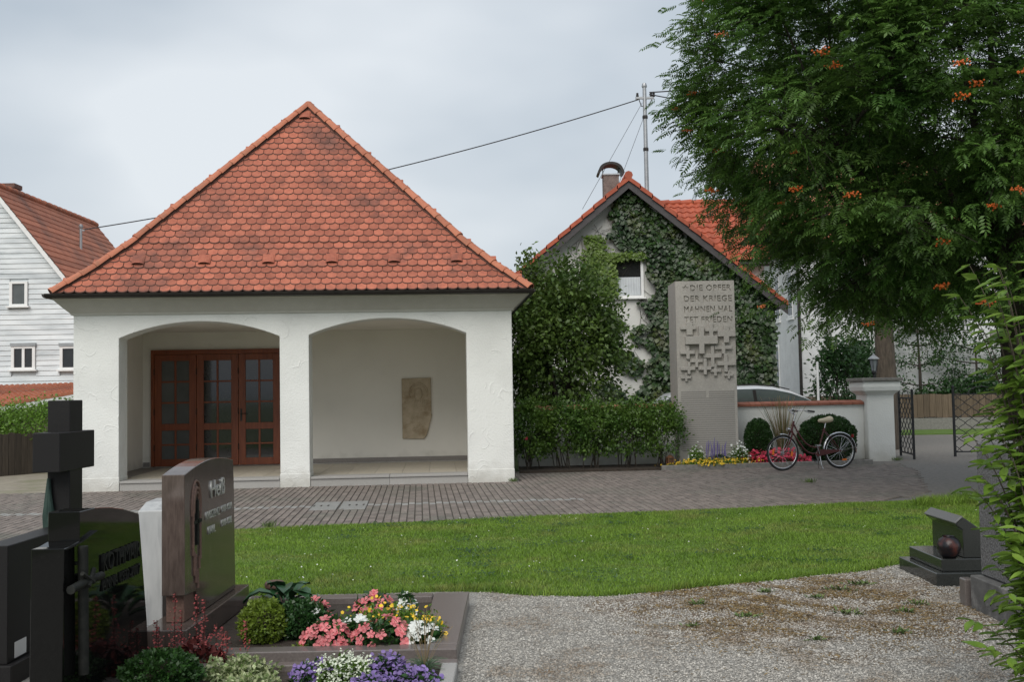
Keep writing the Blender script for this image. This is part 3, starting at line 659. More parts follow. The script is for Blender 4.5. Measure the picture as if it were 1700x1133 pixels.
def sp(cx, cy):                                # relief outline coordinates to metres on the face
    px, py = 1105 + cx / 7.815, 535 + cy / 7.815
    return (px - 1121 - .0235 * (py - 467)) * .01258 + 3.431 - 4.04, 3.865 - (py - 467) * .01252
CR = [(415, 490, 60, 425, 245, 660, 195, 300, .115), (262, 345, 10, 178, 185, 385, 62, 105, .06), (555, 610, 20, 200, 505, 665, 95, 135, .06), (740, 815, 60, 285, 665, 905, 125, 205, .07),
      (715, 765, 285, 430, 625, 850, 325, 370, .055), (258, 305, 310, 490, 180, 370, 380, 425, .07), (575, 625, 325, 600, 480, 715, 430, 480, .065), (375, 415, 410, 600, 310, 475, 495, 535, .05),
      (275, 315, 530, 685, 190, 375, 590, 635, .06), (480, 525, 490, 695, 415, 580, 590, 635, .075), (615, 655, 560, 715, 570, 710, 625, 665, .05), (745, 795, 430, 665, 660, 905, 530, 580, .06),
      (245, 275, 670, 780, 190, 325, 710, 745, .045), (795, 825, 650, 755, 750, 865, 690, 720, .045)]
for va, vb, vt_, vb2, ha_, hb, ht, hb2, dp in CR:
    xa, z1 = sp(va, vt_); xb, z0 = sp(vb, vb2); xc, z3 = sp(ha_, ht); xd, z2 = sp(hb, hb2)
    xa, xb, xc, xd = [min(max(q, -HX + .01), HX - .012) for q in (xa, xb, xc, xd)]
    pts = [(xa, z0), (xb, z0), (xb, z2), (xd, z2), (xd, z3), (xb, z3), (xb, z1), (xa, z1), (xa, z3), (xc, z3), (xc, z2), (xa, z2)]
    MB().prism([(x, -dp, z) for x, z in pts], (0, dp + .003, 0)).build('cross', m_stela, me_, bevel=.004)
# rows of names, too small to read
m_names, t, b = base('carved_names'); Lk = t.links.new
pos = nd(t, 'ShaderNodeNewGeometry').outputs['Position']
sp1 = nd(t, 'ShaderNodeSeparateXYZ'); Lk(pos, sp1.inputs[0])
wv = nd(t, 'ShaderNodeMath', operation='MULTIPLY'); Lk(sp1.outputs[2], wv.inputs[0]); wv.inputs[1].default_value = 2 * math.pi / .045
sn = nd(t, 'ShaderNodeMath', operation='SINE'); Lk(wv.outputs[0], sn.inputs[0])
mp_ = nd(t, 'ShaderNodeMapping'); mp_.inputs['Scale'].default_value = (60, 1, 22); Lk(pos, mp_.inputs[0])
wn = nd(t, 'ShaderNodeTexNoise', Scale=1.5, Detail=2); Lk(mp_.outputs[0], wn.inputs['Vector'])
ml = nd(t, 'ShaderNodeMath', operation='MULTIPLY'); Lk(sn.outputs[0], ml.inputs[0]); Lk(wn.outputs['Fac'], ml.inputs[1])
rn = nd(t, 'ShaderNodeValToRGB'); rn.color_ramp.elements[0].position = .12; rn.color_ramp.elements[1].position = .45; rn.color_ramp.elements[0].color = (.34, .325, .30, 1); rn.color_ramp.elements[1].color = (.22, .21, .195, 1); Lk(ml.outputs[0], rn.inputs[0])
gn = nd(t, 'ShaderNodeTexNoise', Scale=90); Lk(pos, gn.inputs['Vector']); mr = nd(t, 'ShaderNodeMapRange'); mr.inputs['To Min'].default_value = .75; mr.inputs['To Max'].default_value = 1.2; Lk(gn.outputs['Fac'], mr.inputs[0])
Lk(mul(t, rn.outputs[0], mr.outputs[0]), b.inputs['Base Color']); b.inputs['Roughness'].default_value = .9
bp = nd(t, 'ShaderNodeBump', Strength=.3, Distance=.003, invert=True); Lk(ml.outputs[0], bp.inputs['Height']); Lk(bp.outputs[0], b.inputs['Normal'])
for x0, x1, z0, z1 in ((-.55, .56, .32, 1.42), (-.55, -.03, 1.424, 1.56), (.03, .56, 1.424, 1.56)): MB().box(x0, x1, -.004, .001, z0, z1).build('name_rows', m_names, me_)
m_inc = M('letter_paint', (.17, .16, .15), rough=.9)

# ---------------------------------------------------------------- bed with kerb
bed = st(sheet('planting_bed', [(.1, 20.45), (2.95, 20.66), (7.35, 21.28), (7.55, 22.2), (.1, 21.75)], .03, m_soil, .1))
KA, KB = Vector((2.95, 20.55, 0)), Vector((7.4, 21.2, 0)); kd = (KB - KA).normalized(); kl = (KB - KA).length
kb = empty('bed_kerb', KA, math.atan2(kd.y, kd.x), 'low stone kerb along the front of the memorial flower bed', 'kerb')
for i in range(5): MB().box(i * kl / 5 + .004, (i + 1) * kl / 5 - .004, 0, .08, -.05, .085).build('kerb_stone', m_cap2, kb, bevel=.008)

# ---------------------------------------------------------------- bicycle
m_red = M('maroon_enamel', (.065, .006, .008), (.09, .009, .011), rough=.25, spec=.6)
m_rub = M('rubber', (.012, .012, .012), (.02, .02, .02), rough=.8)
m_cream = M('cream_cover', (.55, .47, .33), (.68, .60, .45), scale=9, rough=.85)
m_orange = M('orange_reflector', (.75, .17, .01), rough=.3); m_redl = M('red_lens', (.25, .01, .01), rough=.25)
bk = empty('bicycle', (5.17, 19.80, 0), math.atan2(.33, 1.22), 'maroon step-through bicycle with cream saddle parked before the flower bed', 'bicycle')
lean = Matrix.Rotation(R_(-4), 4, 'X')
def bpart(mb, name, mat, parent=None, **kw): return mb.build(name, mat, parent or bk, **kw)
RW = .345
def wheel(cx):
    c = (cx, 0, RW); pts = [(cx + (RW - .02) * math.cos(a), 0, RW + (RW - .02) * math.sin(a)) for a in [2 * math.pi * i / 40 for i in range(41)]]
    t_ = MB().tube(pts, .02, 8, caps=False); wo = bpart(t_, 'wheel', m_rub, smooth=1); wo['label'] = 'black tyred spoked wheel'
    pts = [(cx + (RW - .047) * math.cos(a), 0, RW + (RW - .047) * math.sin(a)) for a in [2 * math.pi * i / 40 for i in range(41)]]
    bpart(MB().tube(pts, .012, 6, caps=False), 'rim', m_chrome, wo, smooth=1)
    bpart(MB().tube([(cx, -.05, RW), (cx, .05, RW)], .02, 8), 'hub', m_steel, wo, smooth=40)
    sp_ = MB()
    for k in range(28):
        a = 2 * math.pi * k / 28; s_ = .03 if k % 2 else -.03; sp_.tube([(cx + .018 * math.cos(a + .5), s_, RW + .018 * math.sin(a + .5)), (cx + (RW - .05) * math.cos(a), 0, RW + (RW - .05) * math.sin(a))], .0014, 3)
    o_ = bpart(sp_, 'spokes', m_chrome, wo)
    return wo
wf = wheel(0); wr = wheel(1.245)
for wo, cx, an in ((wf, 0, (-8, 175)), (wr, 1.245, (-60,))):
    for a_ in an:
        a = R_(a_); MB().box(-.05, .05, -.012, .012, -.018, .018, Matrix.Translation((cx + .2 * math.cos(a), 0, RW + .2 * math.sin(a))) @ Matrix.Rotation(-a - R_(90 if a_ != -60 else 60), 4, 'Y')).build('reflector', m_orange, wo, bevel=.004)
f_ = MB()
f_.tube([(.20, 0, .73), (.262, 0, .95)], .021, 8)
f_.tube([(.255, 0, .90), (.33, 0, .75), (.42, 0, .615), (.50, 0, .52), (.60, 0, .455), (.70, 0, .43), (.80, 0, .435)], .0155, 8)
f_.tube([(.215, 0, .76), (.30, 0, .62), (.39, 0, .50), (.48, 0, .39), (.56, 0, .335), (.65, 0, .31), (.755, 0, .305)], .0155, 8)
f_.tube([(.755, 0, .305), (.925, 0, .80)], .0165, 8); f_.tube([(.755, -.04, .305), (.755, .04, .305)], .026, 8)
for s_ in (-1, 1):
    f_.tube([(.765, .03 * s_, .305), (1.02, .05 * s_, .335), (1.245, .055 * s_, RW)], .010, 6); f_.tube([(.90, .015 * s_, .765), (1.05, .05 * s_, .58), (1.245, .055 * s_, RW)], .008, 6)
bpart(f_, 'frame', m_red, smooth=50)
fk = MB()
for s_ in (-1, 1): fk.tube([(.205, .045 * s_, .75), (.16, .048 * s_, .6), (.075, .05 * s_, .43), (0, .05 * s_, RW)], [.014, .014, .011, .009], 6)
fk.tube([(.205, -.045, .75), (.205, .045, .75)], .015, 6); bpart(fk, 'fork', m_red, smooth=50)
hb_ = MB(); hb_.tube([(.262, 0, .95), (.292, 0, 1.08)], .012, 8); hb_.tube([(.292, 0, 1.08), (.25, 0, 1.09)], .014, 8)
for s_ in (-1, 1): hb_.tube([(.25, 0, 1.09), (.235, .07 * s_, 1.13), (.25, .16 * s_, 1.16), (.32, .24 * s_, 1.16), (.42, .29 * s_, 1.145)], .0105, 8)
ho = bpart(hb_, 'handlebar', m_chrome, smooth=50)
for s_ in (-1, 1): MB().tube([(.40, .282 * s_, 1.148), (.53, .315 * s_, 1.13)], .017, 8).build('grip', m_rub, ho, smooth=50)
for s_ in (-1, 1): MB().tube([(.36, .262 * s_, 1.14), (.40, .30 * s_, 1.115), (.49, .345 * s_, 1.10)], .006, 5).build('brake_lever', m_chrome, ho)
MB().lathe([(0, .0), (.028, .003), (.03, .015), (.015, .03), (0, .034)], (.30, .1, 1.165), 10).build('bell', m_chrome, ho, smooth=50)
sd_ = MB(); st_ = [(.79, .03, .935, .035), (.83, .045, .945, .045), (.90, .065, .94, .055), (.98, .105, .945, .07), (1.05, .12, .965, .08), (1.095, .09, .965, .06)]
for x, hw, z, th in st_:
    for a in range(8): sd_.v.append((x, hw * math.cos(a * math.pi / 4), z + th * math.sin(a * math.pi / 4) * (1 if a < 4 else .8)))
for i in range(len(st_) - 1):
    for a in range(8): sd_.f.append((i * 8 + a, i * 8 + (a + 1) % 8, i * 8 + 8 + (a + 1) % 8, i * 8 + 8 + a))
sd_.f += [tuple(range(8)), tuple(range(40, 48))]
so_ = bpart(sd_, 'saddle', m_cream, smooth=1); ss = so_.modifiers.new('s', 'SUBSURF'); ss.levels = ss.render_levels = 1
bpart(MB().tube([(.925, 0, .79), (.955, 0, .90)], .0125, 8), 'seat_post', m_chrome, smooth=50)
def fender(cx, a0, a1, nm):
    mb = MB(); n = 20; pr_ = [(-.028, 0), (-.02, .012), (0, .016), (.02, .012), (.028, 0)]
    for i in range(n + 1):
        a = R_(a0 + (a1 - a0) * i / n)
        for y, h in pr_: r_ = RW + .012 + h; mb.v.append((cx + r_ * math.cos(a), y, RW + r_ * math.sin(a)))
    for i in range(n):
        for j in range(4): mb.f.append((i * 5 + j, i * 5 + j + 1, i * 5 + 6 + j, i * 5 + 5 + j))
    return bpart(mb, nm, m_chrome, smooth=60)
fender(0, 62, 98, 'front_mudguard'); rf_ = fender(1.245, -8, 172, 'rear_mudguard')
for a in (12, 40): 
    for s_ in (-1, 1): MB().tube([(1.245, .055 * s_, RW), (1.245 + .36 * math.cos(R_(a)), .03 * s_, RW + .36 * math.sin(R_(a)))], .003, 4).build('stay', m_chrome, rf_)
MB().box(1.53, 1.56, -.03, .03, .60, .66).build('rear_lamp', m_redl, bk, bevel=.006)
MB().tube([(.11, 0, .80), (.17, 0, .79)], [.04, .025], 10).build('headlamp', m_chrome, bk, smooth=50)
MB().tube([(.12, 0, .72), (.15, 0, .79)], .006, 5).build('lamp_bracket', m_dark, bk)
cg = MB(); cg.prism([(.68, -.062, .30), (.72, -.062, .375), (.80, -.062, .39), (1.2, -.062, .375), (1.2, -.062, .335), (.8, -.062, .27), (.72, -.062, .25)], (0, .012, 0)); bpart(cg, 'chain_guard', m_red, bevel=.003)
ck = MB().tube([(.755, -.075, .305), (.70, -.08, .47)], .01, 6); ck.box(.655, .745, -.16, -.085, .46, .485); bpart(ck, 'pedal', m_steel)
ck = MB().tube([(.755, .065, .305), (.81, .07, .14)], .01, 6); ck.box(.765, .855, .075, .15, .125, .15); bpart(ck, 'pedal', m_steel)
ks = MB(); 
for s_ in (-1, 1): ks.tube([(.79, .02 * s_, .28), (.80, .05 * s_, .1), (.82, .075 * s_, .012)], .009, 6)
bpart(ks, 'kickstand', m_chrome)
sk = MB()
for i in range(9): a = R_(30 + 13 * i); sk.tube([(1.245 + .06 * math.cos(a), -.058, RW + .06 * math.sin(a)), (1.245 + .34 * math.cos(a), -.04, RW + .34 * math.sin(a))], .0012, 3)
bpart(sk, 'skirt_guard', m_dark)

# ---------------------------------------------------------------- car behind the wall
m_car = M('silver_white_paint', (.62, .64, .66), rough=.22, spec=.7); m_cglass = M('car_glass', (.05, .065, .065), (.09, .11, .105), scale=2, rough=.05, spec=.8)
car = empty('parked_car', (3.35, 25.2, 0), 0, 'silver white car parked behind the low wall with only its roof showing', 'car')
low = [(.0, .35), (.0, .8), (.1, 1.0), (.75, 1.02), (3.3, 1.02), (4.0, .98), (4.55, .86), (4.75, .62), (4.75, .35), (4.3, .28), (.3, .28)]
MB().prism([(x, 0, z) for x, z in low], (0, 1.75, 0)).build('body', m_car, car, bevel=.05, smooth=40)
top = [(.1, 1.02), (.25, 1.28), (.6, 1.50), (1.2, 1.61), (1.9, 1.655), (2.7, 1.665), (3.1, 1.63), (3.5, 1.525), (3.85, 1.375), (4.25, 1.14), (4.45, 1.0)]
cb = MB(); n = len(top)
ring_ = [(0, .0), (.0, .0)]
for y, sh, sc in ((.06, -.085, 1), (.18, -.012, 1), (.5, .0, 1), (1.25, 0, 1), (1.57, -.012, 1), (1.69, -.085, 1)):
    for x, z in top: cb.v.append((x, y, z + sh * (z - .98) / .68))
for i in range(5):
    for j in range(n - 1): cb.f.append((i * n + j, i * n + j + 1, (i + 1) * n + j + 1, (i + 1) * n + j))
cb.build('roof', m_car, car, smooth=50)
def cwin(pts, y):
    c = MB().add([(x, y, z) for x, z in pts] + [(x, y + .02, z) for x, z in pts], [tuple(range(len(pts))), tuple(range(len(pts), 2 * len(pts)))]); return c
for y, s_ in ((.055, 1), (1.675, -1)):
    fill = MB(); pts = [(.1, 1.0)] + [(x, 1.0 + (z - 1.0) * .86 - .0) for x, z in top[1:-1]] + [(4.4, 1.0)]
    fill.prism([(x, y, z) for x, z in pts], (0, .02, 0)).build('window_band', m_cglass, car)
    for xa, xb in ((1.45, 1.52), (2.62, 2.70)): MB().prism([(xa, y - .006 * s_, 1.0), (xb, y - .006 * s_, 1.0), (xb - .07, y - .006 * s_, 1.55), (xa - .07, y - .006 * s_, 1.55)], (0, .01, 0)).build('door_pillar', m_dark, car)
ra = MB().tube([(1.0, .2, 1.59), (1.6, .2, 1.665), (2.5, .2, 1.685), (3.1, .2, 1.65), (3.5, .2, 1.55)], .014, 6); ra.tube([(1.0, 1.55, 1.59), (1.6, 1.55, 1.665), (2.5, 1.55, 1.685), (3.1, 1.55, 1.65)], .014, 6); ra.build('roof_rail', m_dark, car, smooth=50)
for x in (.95, 3.75):
    for y in (.0, 1.55):
        wo = MB().lathe([(.2, 0), (.31, .0), (.325, .03), (.325, .17), (.31, .2), (.2, .2)], (0, 0, 0), 24, 'Y'); wo.v = [(a + x, b_ + y, c + .325) for a, b_, c in wo.v]; w2 = wo.build('wheel', m_rub, car, smooth=40)
        ri = MB().lathe([(.19, 0), (.19, .19)], (0, 0, 0), 16, 'Y'); ri.v = [(a + x, b_ + y + .002 * (1 if y else -1), c + .325) for a, b_, c in ri.v]; ri.build('rim', m_steel, w2)
MB().box(3.62, 3.72, -.12, .04, 1.03, 1.15).build('wing_mirror', m_car, car, bevel=.02)

# ---------------------------------------------------------------- lamp, post, lantern
lp = empty('lamp_post', (8.22, 23.3, 0), 0, 'dark garden lantern on a post behind the gate pillar', 'lamp')
MB().tube([(0, 0, 0), (0, 0, 1.88)], .03, 8).build('pole', m_iron, lp, smooth=40)
MB().lathe([(.05, 1.88), (.06, 1.92), (.05, 1.94)], (0, 0, 0), 6).build('holder', m_iron, lp)
m_lg = M('lantern_glass', (.16, .18, .20), (.22, .24, .26), rough=.1)
MB().lathe([(.055, 1.941), (.095, 2.21)], (0, 0, 0), 6).build('glass', m_lg, lp)
fr = MB()
for k in range(6): a = k * math.pi / 3; fr.tube([(.057 * math.cos(a), .057 * math.sin(a), 1.94), (.097 * math.cos(a), .097 * math.sin(a), 2.21)], .006, 4)
fr.build('frame_bars', m_iron, lp)
MB().lathe([(.135, 2.212), (.13, 2.225), (.05, 2.29), (.03, 2.30), (.028, 2.32), (0, 2.345)], (0, 0, 0), 6).build('cap', m_steel, lp)
pp = MB().tube([(0, 0, 0), (0, 0, 2.17)], .03, 8).lathe([(.033, 2.171), (.033, 2.19), (0, 2.2)], (0, 0, 0), 8); o = pp.build('white_post', m_trim, None, smooth=40); o.location = (7.29, 24.5, 0)
tag(o, 'slim white metal post standing behind the wall near the car', 'post')
ln = empty('grave_lantern', (3.16, 20.86, .03), .2, 'small rusty brown lantern beside the foot of the rose hedge', 'lantern')
m_rust = M('rusty_metal', (.10, .045, .02), (.2, .09, .04), scale=30, rough=.8)
m_lg2 = M('lantern_pane', (.10, .06, .035), rough=.2)
fb = MB(); 
for sx_ in (-1, 1):
    for sy in (-1, 1): fb.box(sx_ * .055 - .008, sx_ * .055 + .008, sy * .055 - .008, sy * .055 + .008, .02, .19)
fb.build('frame', m_rust, ln); MB().box(-.075, .075, -.075, .075, 0, .02).build('foot', m_rust, ln); MB().box(-.05, .05, -.05, .05, .021, .188).build('glass', m_lg2, ln)
MB().lathe([(.1, .19), (.08, .205), (.03, .24), (.0, .25)], (0, 0, 0), 4).build('lid', m_rust, ln)

# ---------------------------------------------------------------- white house with siding at the left
LH = empty('sided_house', (-13.74, 27, 0), 0, 'old white house clad in horizontal boards with red tiled gable roof', 'house')
RZ, SLP, HW = 7.31, 1.255, 3.45
ez = RZ - SLP * HW
MB().prism([(-HW, .02, -.05), (HW, .02, -.05), (HW, .02, ez), (0, .02, RZ - .02), (-HW, .02, ez)], (0, 6.6, 0)).build('wall', m_siding, LH)
wins = [(.52, .92, 4.13, 4.74), (.58, 1.13, 2.45, 3.02), (1.86, 2.36, 2.43, 3.0)]
z = .9
while z < RZ - .15:
    h = .136; hw0 = min(HW, (RZ - z) / SLP); hw1 = min(HW, (RZ - z - h) / SLP)
    spans = [(-hw0, -hw1, hw0, hw1)]
    cutx = [(a, b_) for a, b_, c, d in wins if z + h > c - .06 and z < d + .03]
    cutx.sort(); segs = []; x = -hw0
    for a, b_ in cutx: segs.append((x, a - .05)); x = b_ + .05
    segs.append((x, hw0))
    for a, b_ in segs:
        if b_ - a < .05: continue
        a1 = max(a, -hw1); b1 = min(b_, hw1)
        if b1 - a1 < .02: continue
        MB().add([(a, -.022, z), (b_, -.022, z), (b1, -.004, z + h), (a1, -.004, z + h), (a, .019, z), (b_, .019, z)], [(0, 1, 2, 3), (0, 4, 5, 1)]).build('siding_board', m_siding, LH)
    z += h
def window(parent, x0, x1, z0, z1, y=0, mull=0, sill=True, frame_m=None, gl=None, lintel=False):
    fm = frame_m or m_trim; wo = MB(); w_ = .045
    wo.box(x0 - .04, x0 + w_ - .01, y - .05, y + .03, z0 - .02, z1 + .02); wo.box(x1 - w_ + .01, x1 + .04, y - .05, y + .03, z0 - .02, z1 + .02)
    wo.box(x0 + w_ - .01, x1 - w_ + .01, y - .05, y + .03, z1 - w_ + .01, z1 + .02); wo.box(x0 + w_ - .01, x1 - w_ + .01, y - .05, y + .03, z0 - .02, z0 + w_ - .01)
    for k in range(mull):
        xm = x0 + (x1 - x0) * (k + 1) / (mull + 1); wo.box(xm - .035, xm + .035, y - .04, y + .02, z0 + w_ - .01, z1 - w_ + .01)
    o = wo.build('window', fm, parent)
    for k in range(mull + 1):
        a = x0 + (x1 - x0) * k / (mull + 1) + (.035 if k else w_ - .012); b_ = x0 + (x1 - x0) * (k + 1) / (mull + 1) - (.035 if k < mull else w_ - .012)
        MB().box(a, b_, y - .012, y - .004, z0 + w_ - .012, z1 - w_ + .012).build('pane', gl or m_glass, o)
    if sill: MB().box(x0 - .1, x1 + .1, y - .11, y + .0, z0 - .062, z0 - .022).build('sill', fm, o)
    return o
window(LH, *wins[0], y=-.01, gl=m_glass2); window(LH, *wins[1], y=-.01, mull=1); window(LH, *wins[2], y=-.01)
for a, b_, c, d in wins[1:]: MB().box(a - .06, b_ + .06, -.08, -.0, d + .022, d + .11).build('shutter_box', m_steel, LH)
lr = MB(); pass
for sgn in (1, -1):
    K = 26; ro = None
    for k in range(K):
        t0, t1 = k / K, min((k + 1.2) / K, 1); x0, x1 = sgn * (HW + .3) * (1 - t0), sgn * (HW + .3) * (1 - t1)
        f = lambda x: RZ + .09 - SLP * abs(x)
        MB().add([(x0, -.22, f(x0) + .035), (x0, 6.75, f(x0) + .035), (x1, 6.75, f(x1) + .0), (x1, -.22, f(x1) + .0), (x0, -.22, f(x0) - .03), (x0, 6.75, f(x0) - .03)], [(0, 1, 2, 3), (0, 1, 5, 4)]).build('tile_course', m_pan2, LH)
    MB().prism([(0, -.2, RZ + .07), (sgn * (HW + .3), -.2, RZ + .07 - SLP * (HW + .3)), (sgn * (HW + .3), -.2, RZ - .1 - SLP * (HW + .3)), (0, -.2, RZ - .1)], (0, .17, 0)).build('verge_board', m_trim, LH)
    MB().prism([(0, 6.64, RZ + .02), (sgn * (HW + .25), 6.64, RZ + .02 - SLP * (HW + .25)), (sgn * (HW + .25), 6.64, RZ - .1 - SLP * (HW + .25)), (0, 6.64, RZ - .1)], (0, .1, 0)).build('verge_board', m_trim, LH)
for k in range(20): MB().tube([(0, -.22 + k * .35, RZ + .10), (0, -.22 + k * .35 + .36, RZ + .085)], [.10, .085], 8).build('ridge_tile', m_pan2, LH, smooth=50)
m_brick = M('chimney_brick', (.10, .055, .045), (.2, .11, .09), scale=12, rough=.9, bump=.5, bscale=30)
c_ = MB().box(-.50, -.12, 1.4, 1.8, 6.6, 7.60).box(-.53, -.09, 1.37, 1.83, 7.58, 7.70).build('chimney', m_brick, LH)
MB().box(1.75, 1.83, 2.4, 2.55, RZ + .06 - SLP * 1.79, RZ + .15 - SLP * 1.79 + .05).build('roof_hatch', m_steel, LH)
pm_ = MB().tube([(0, 0, 4.9), (0, 0, 6.72)], .045, 8).box(-.01, .11, -.02, .02, 6.58, 6.62).lathe([(.05, 6.66), (.07, 6.7), (.05, 6.78)], (0, 0, 0), 8); o = pm_.build('roof_mast', m_steel, None, smooth=40); o.location = (-12.66, 30, 0)
tag(o, 'grey service mast rising from the roof of the boarded house', 'mast')

# shed in front of it
SH = empty('shed', (-12, 24, 0), 0, 'low shed with a red tiled lean-to roof below the boarded house', 'shed')
Pq = [Vector(q) for q in ((-1.6, -1.4, 1.14), (1.72, .55, 1.80), (1.2, 2.9, 2.04), (-2.6, 2.0, 1.98))]
def bil(a, b_): return Pq[0] * (1 - a) * (1 - b_) + Pq[1] * a * (1 - b_) + Pq[2] * a * b_ + Pq[3] * (1 - a) * b_
for k in range(9):
    mb = MB(); nn_ = 30
    for i in range(nn_):
        for dx in (0, .5):
            p = bil((i + dx) / nn_, k / 9); q = bil((i + dx) / nn_, min((k + 1.15) / 9, 1)); h = .05 if dx else .0
            mb.v += [(p.x, p.y, p.z + .035 + h * .8), (q.x, q.y, q.z + .0 + h * .8), (p.x, p.y, p.z - .02)]
    for i in range(nn_ * 2 - 1): mb.f += [(3 * i, 3 * i + 3, 3 * i + 4, 3 * i + 1), (3 * i, 3 * i + 2, 3 * i + 5, 3 * i + 3)]
    mb.build('tile_course', m_pan2, SH, smooth=60)
dn = Vector((0, 0, -.12)); MB().prism([Pq[0] - Vector((0, 0, .03)), Pq[1] - Vector((0, 0, .03)), Pq[1] - Vector((0, 0, .14)), Pq[0] - Vector((0, 0, .14))], (.03, .05, 0)).build('fascia', m_trim, SH)
m_beige = M('shed_wall', (.36, .32, .24), (.44, .4, .31), rough=.85)
MB().prism([(-1.2, -.7, -.05), (1.5, .9, -.05), (1.5, .9, 1.68), (-1.2, -.7, 1.15)], (-.35, 1.5, 0)).build('wall', m_beige, SH)
# dark board fence at the left, with a hedge behind
FA, FB = Vector((-12.2, 20.6, 0)), Vector((-8.9, 25.8, 0)); fd = (FB - FA).normalized(); fl2 = (FB - FA).length
FE = empty('board_fence', FA, math.atan2(fd.y, fd.x), 'dark weathered vertical board fence left of the chapel', 'fence')
nbd = int(fl2 / .145)
for i in range(nbd):
    h = .90 + random.gauss(0, .012); MB().box(i * .145 + .004, i * .145 + .139, -.012 + .006 * (i % 2), .012 + .006 * (i % 2), -.03, h).build('board', m_fence, FE)
for z in (.25, .7): MB().box(0, fl2, .022, .07, z, z + .08).build('rail', m_fence, FE)

# ---------------------------------------------------------------- ivy house
IH = empty('ivy_house', (3.3, 28.5, 0), 0, 'white gabled house with red roof largely overgrown by climbing plants', 'house')
m_wall3 = stucco('house_render', (.66, .66, .63), .5, arcs=False)
GZ, GS = 7.32, .832; GHL, GHR = 4.05, 4.05
gw = lambda x: GZ - GS * abs(x)
MB().prism([(-GHL, 0, -.05), (GHR, 0, -.05), (GHR, 0, gw(GHR)), (0, 0, GZ), (-GHL, 0, gw(GHL))], (0, 6, 0)).build('gable_wall', m_wall3, IH)
m_verge = M('verge_board_paint', (.045, .04, .042), (.07, .063, .065), rough=.6)
for sgn in (1, -1):
    e = GHR + .25; g2 = lambda x: GZ + .16 - GS * abs(x)
    MB().prism([(0, -.45, g2(0) - .02), (sgn * e, -.45, g2(e) - .02), (sgn * e, -.45, g2(e) - .30), (0, -.45, g2(0) - .30)], (0, .05, 0)).build('verge_board', m_verge, IH)
    MB().prism([(0, -.4, g2(0) - .03), (sgn * e, -.4, g2(e) - .03), (sgn * e, -.4, g2(e) - .09), (0, -.4, g2(0) - .09)], (0, 6.4, 0)).build('roof_deck', m_verge, IH)
    K = 13; sl = math.hypot(1, GS) * e
    for k in range(K):                           # verge tiles seen from the gable, then plain courses behind
        t0, t1 = k / K, (k + 1.08) / K; x0, x1 = sgn * e * (1 - t0), sgn * e * max(1 - t1, 0)
        def slab(ya, yb, nm, th):
            MB().add([(x0, ya, g2(x0) + .07), (x0, yb, g2(x0) + .07), (x1, yb, g2(x1) + .035), (x1, ya, g2(x1) + .035), (x0, ya, g2(x0) + .07 - th), (x0, yb, g2(x0) + .07 - th), (x1, ya, g2(x1) + .035 - th), (x1, yb, g2(x1) + .035 - th)], [(0, 1, 2, 3), (0, 1, 5, 4), (0, 3, 6, 4), (1, 2, 7, 5)]).build(nm, m_pan, IH)
        slab(-.50, -.22, 'verge_tile', .13); slab(-.215, 6, 'tile_course', .05)
for k in range(17): MB().tube([(0, -.5 + k * .38, GZ + .22), (0, -.5 + k * .38 + .4, GZ + .205)], [.12, .10], 8).build('ridge_tile', m_pan, IH, smooth=50)
wo = MB(); wx0, wx1, wz0, wz1 = -.40, .36, 4.2, 5.28
wino = window(IH, wx0, wx1, wz0, wz1, y=-.02); MB().box(wx0 + .05, wx1 - .05, -.05, -.036, wz0 + .04, wz0 + .55).build('half_curtain', m_curtain, wino)
for k in range(9): MB().tube([(wx0 + .09 + k * .072, -.052, wz0 + .05), (wx0 + .09 + k * .072, -.052, wz0 + .54)], .012, 5).build('curtain_fold', m_curtain, wino)
# main roof running across behind the gable, pantiles one by one where they show
def pan_mesh(W, Ln, mat, nm='pantile'):
    mb = MB(); k = 6
    for y, dz in ((0, .035), (Ln, .0)):
        for j in range(k + 1):
            a = j / k; mb.v.append((W * a, y, dz + .03 * math.sin(math.pi * 2 * a) * (1 if a < .5 else .55)))
    for j in range(k): mb.f.append((j, j + 1, k + 2 + j, k + 1 + j))
    b0 = len(mb.v)
    for j in range(k + 1): q = mb.v[j]; mb.v.append((q[0], q[1] + .004, q[2] - .03))
    for j in range(k): mb.f.append((j, b0 + j, b0 + j + 1, j + 1))
    return mb.mesh(nm, mat, smooth=60)
pmn = pan_mesh(.255, .40, m_pan)
eA, rA = Vector((0, 3.0, 5.50)), Vector((0, 6.0, 7.86)); sl_ = (rA - eA).normalized(); nr = Vector((1, 0, 0)).cross(sl_); Ls = (rA - eA).length; NR2 = 11
for r_ in range(NR2):
    p = eA + sl_ * (Ls * r_ / NR2)
    for c in range(24):
        x = 4.75 - (c + 1) * .245 - .245 * 0
        if x < .6: continue
        if abs(x) < 4.2 and p.z < GZ + .2 - GS * abs(x) - .15: continue
        inst('pantile', pmn, IH, frame((x, p.y, p.z + .05), (1, 0, 0), sl_, nr))
MB().prism([(.6, 3.0, 5.46), (4.78, 3.0, 5.46), (4.78, 6.0, 7.84), (.6, 6.0, 7.84)], nr * -.06).build('main_roof_deck', m_verge, IH)
MB().prism([(.6, 6.0, 7.84), (4.78, 6.0, 7.84), (4.78, 9.3, 5.3), (.6, 9.3, 5.3)], (0, 0, -.06)).build('rear_slope', m_pan, IH)
MB().box(.7, 4.6, 3.3, 9, 0, 5.55).build('main_wall', m_wall3, IH)
MB().prism([(4.42, 3.3, 5.55), (4.42, 9, 5.55), (4.42, 6.1, 7.75)], (.17, 0, 0)).build('end_gable', m_wall3, IH)
for k in range(11): MB().tube([(4.78 - k * .38, 6.0, 7.93), (4.78 - k * .38 - .4, 6.0, 7.915)], [.11, .095], 8).build('ridge_tile', m_pan, IH, smooth=50)
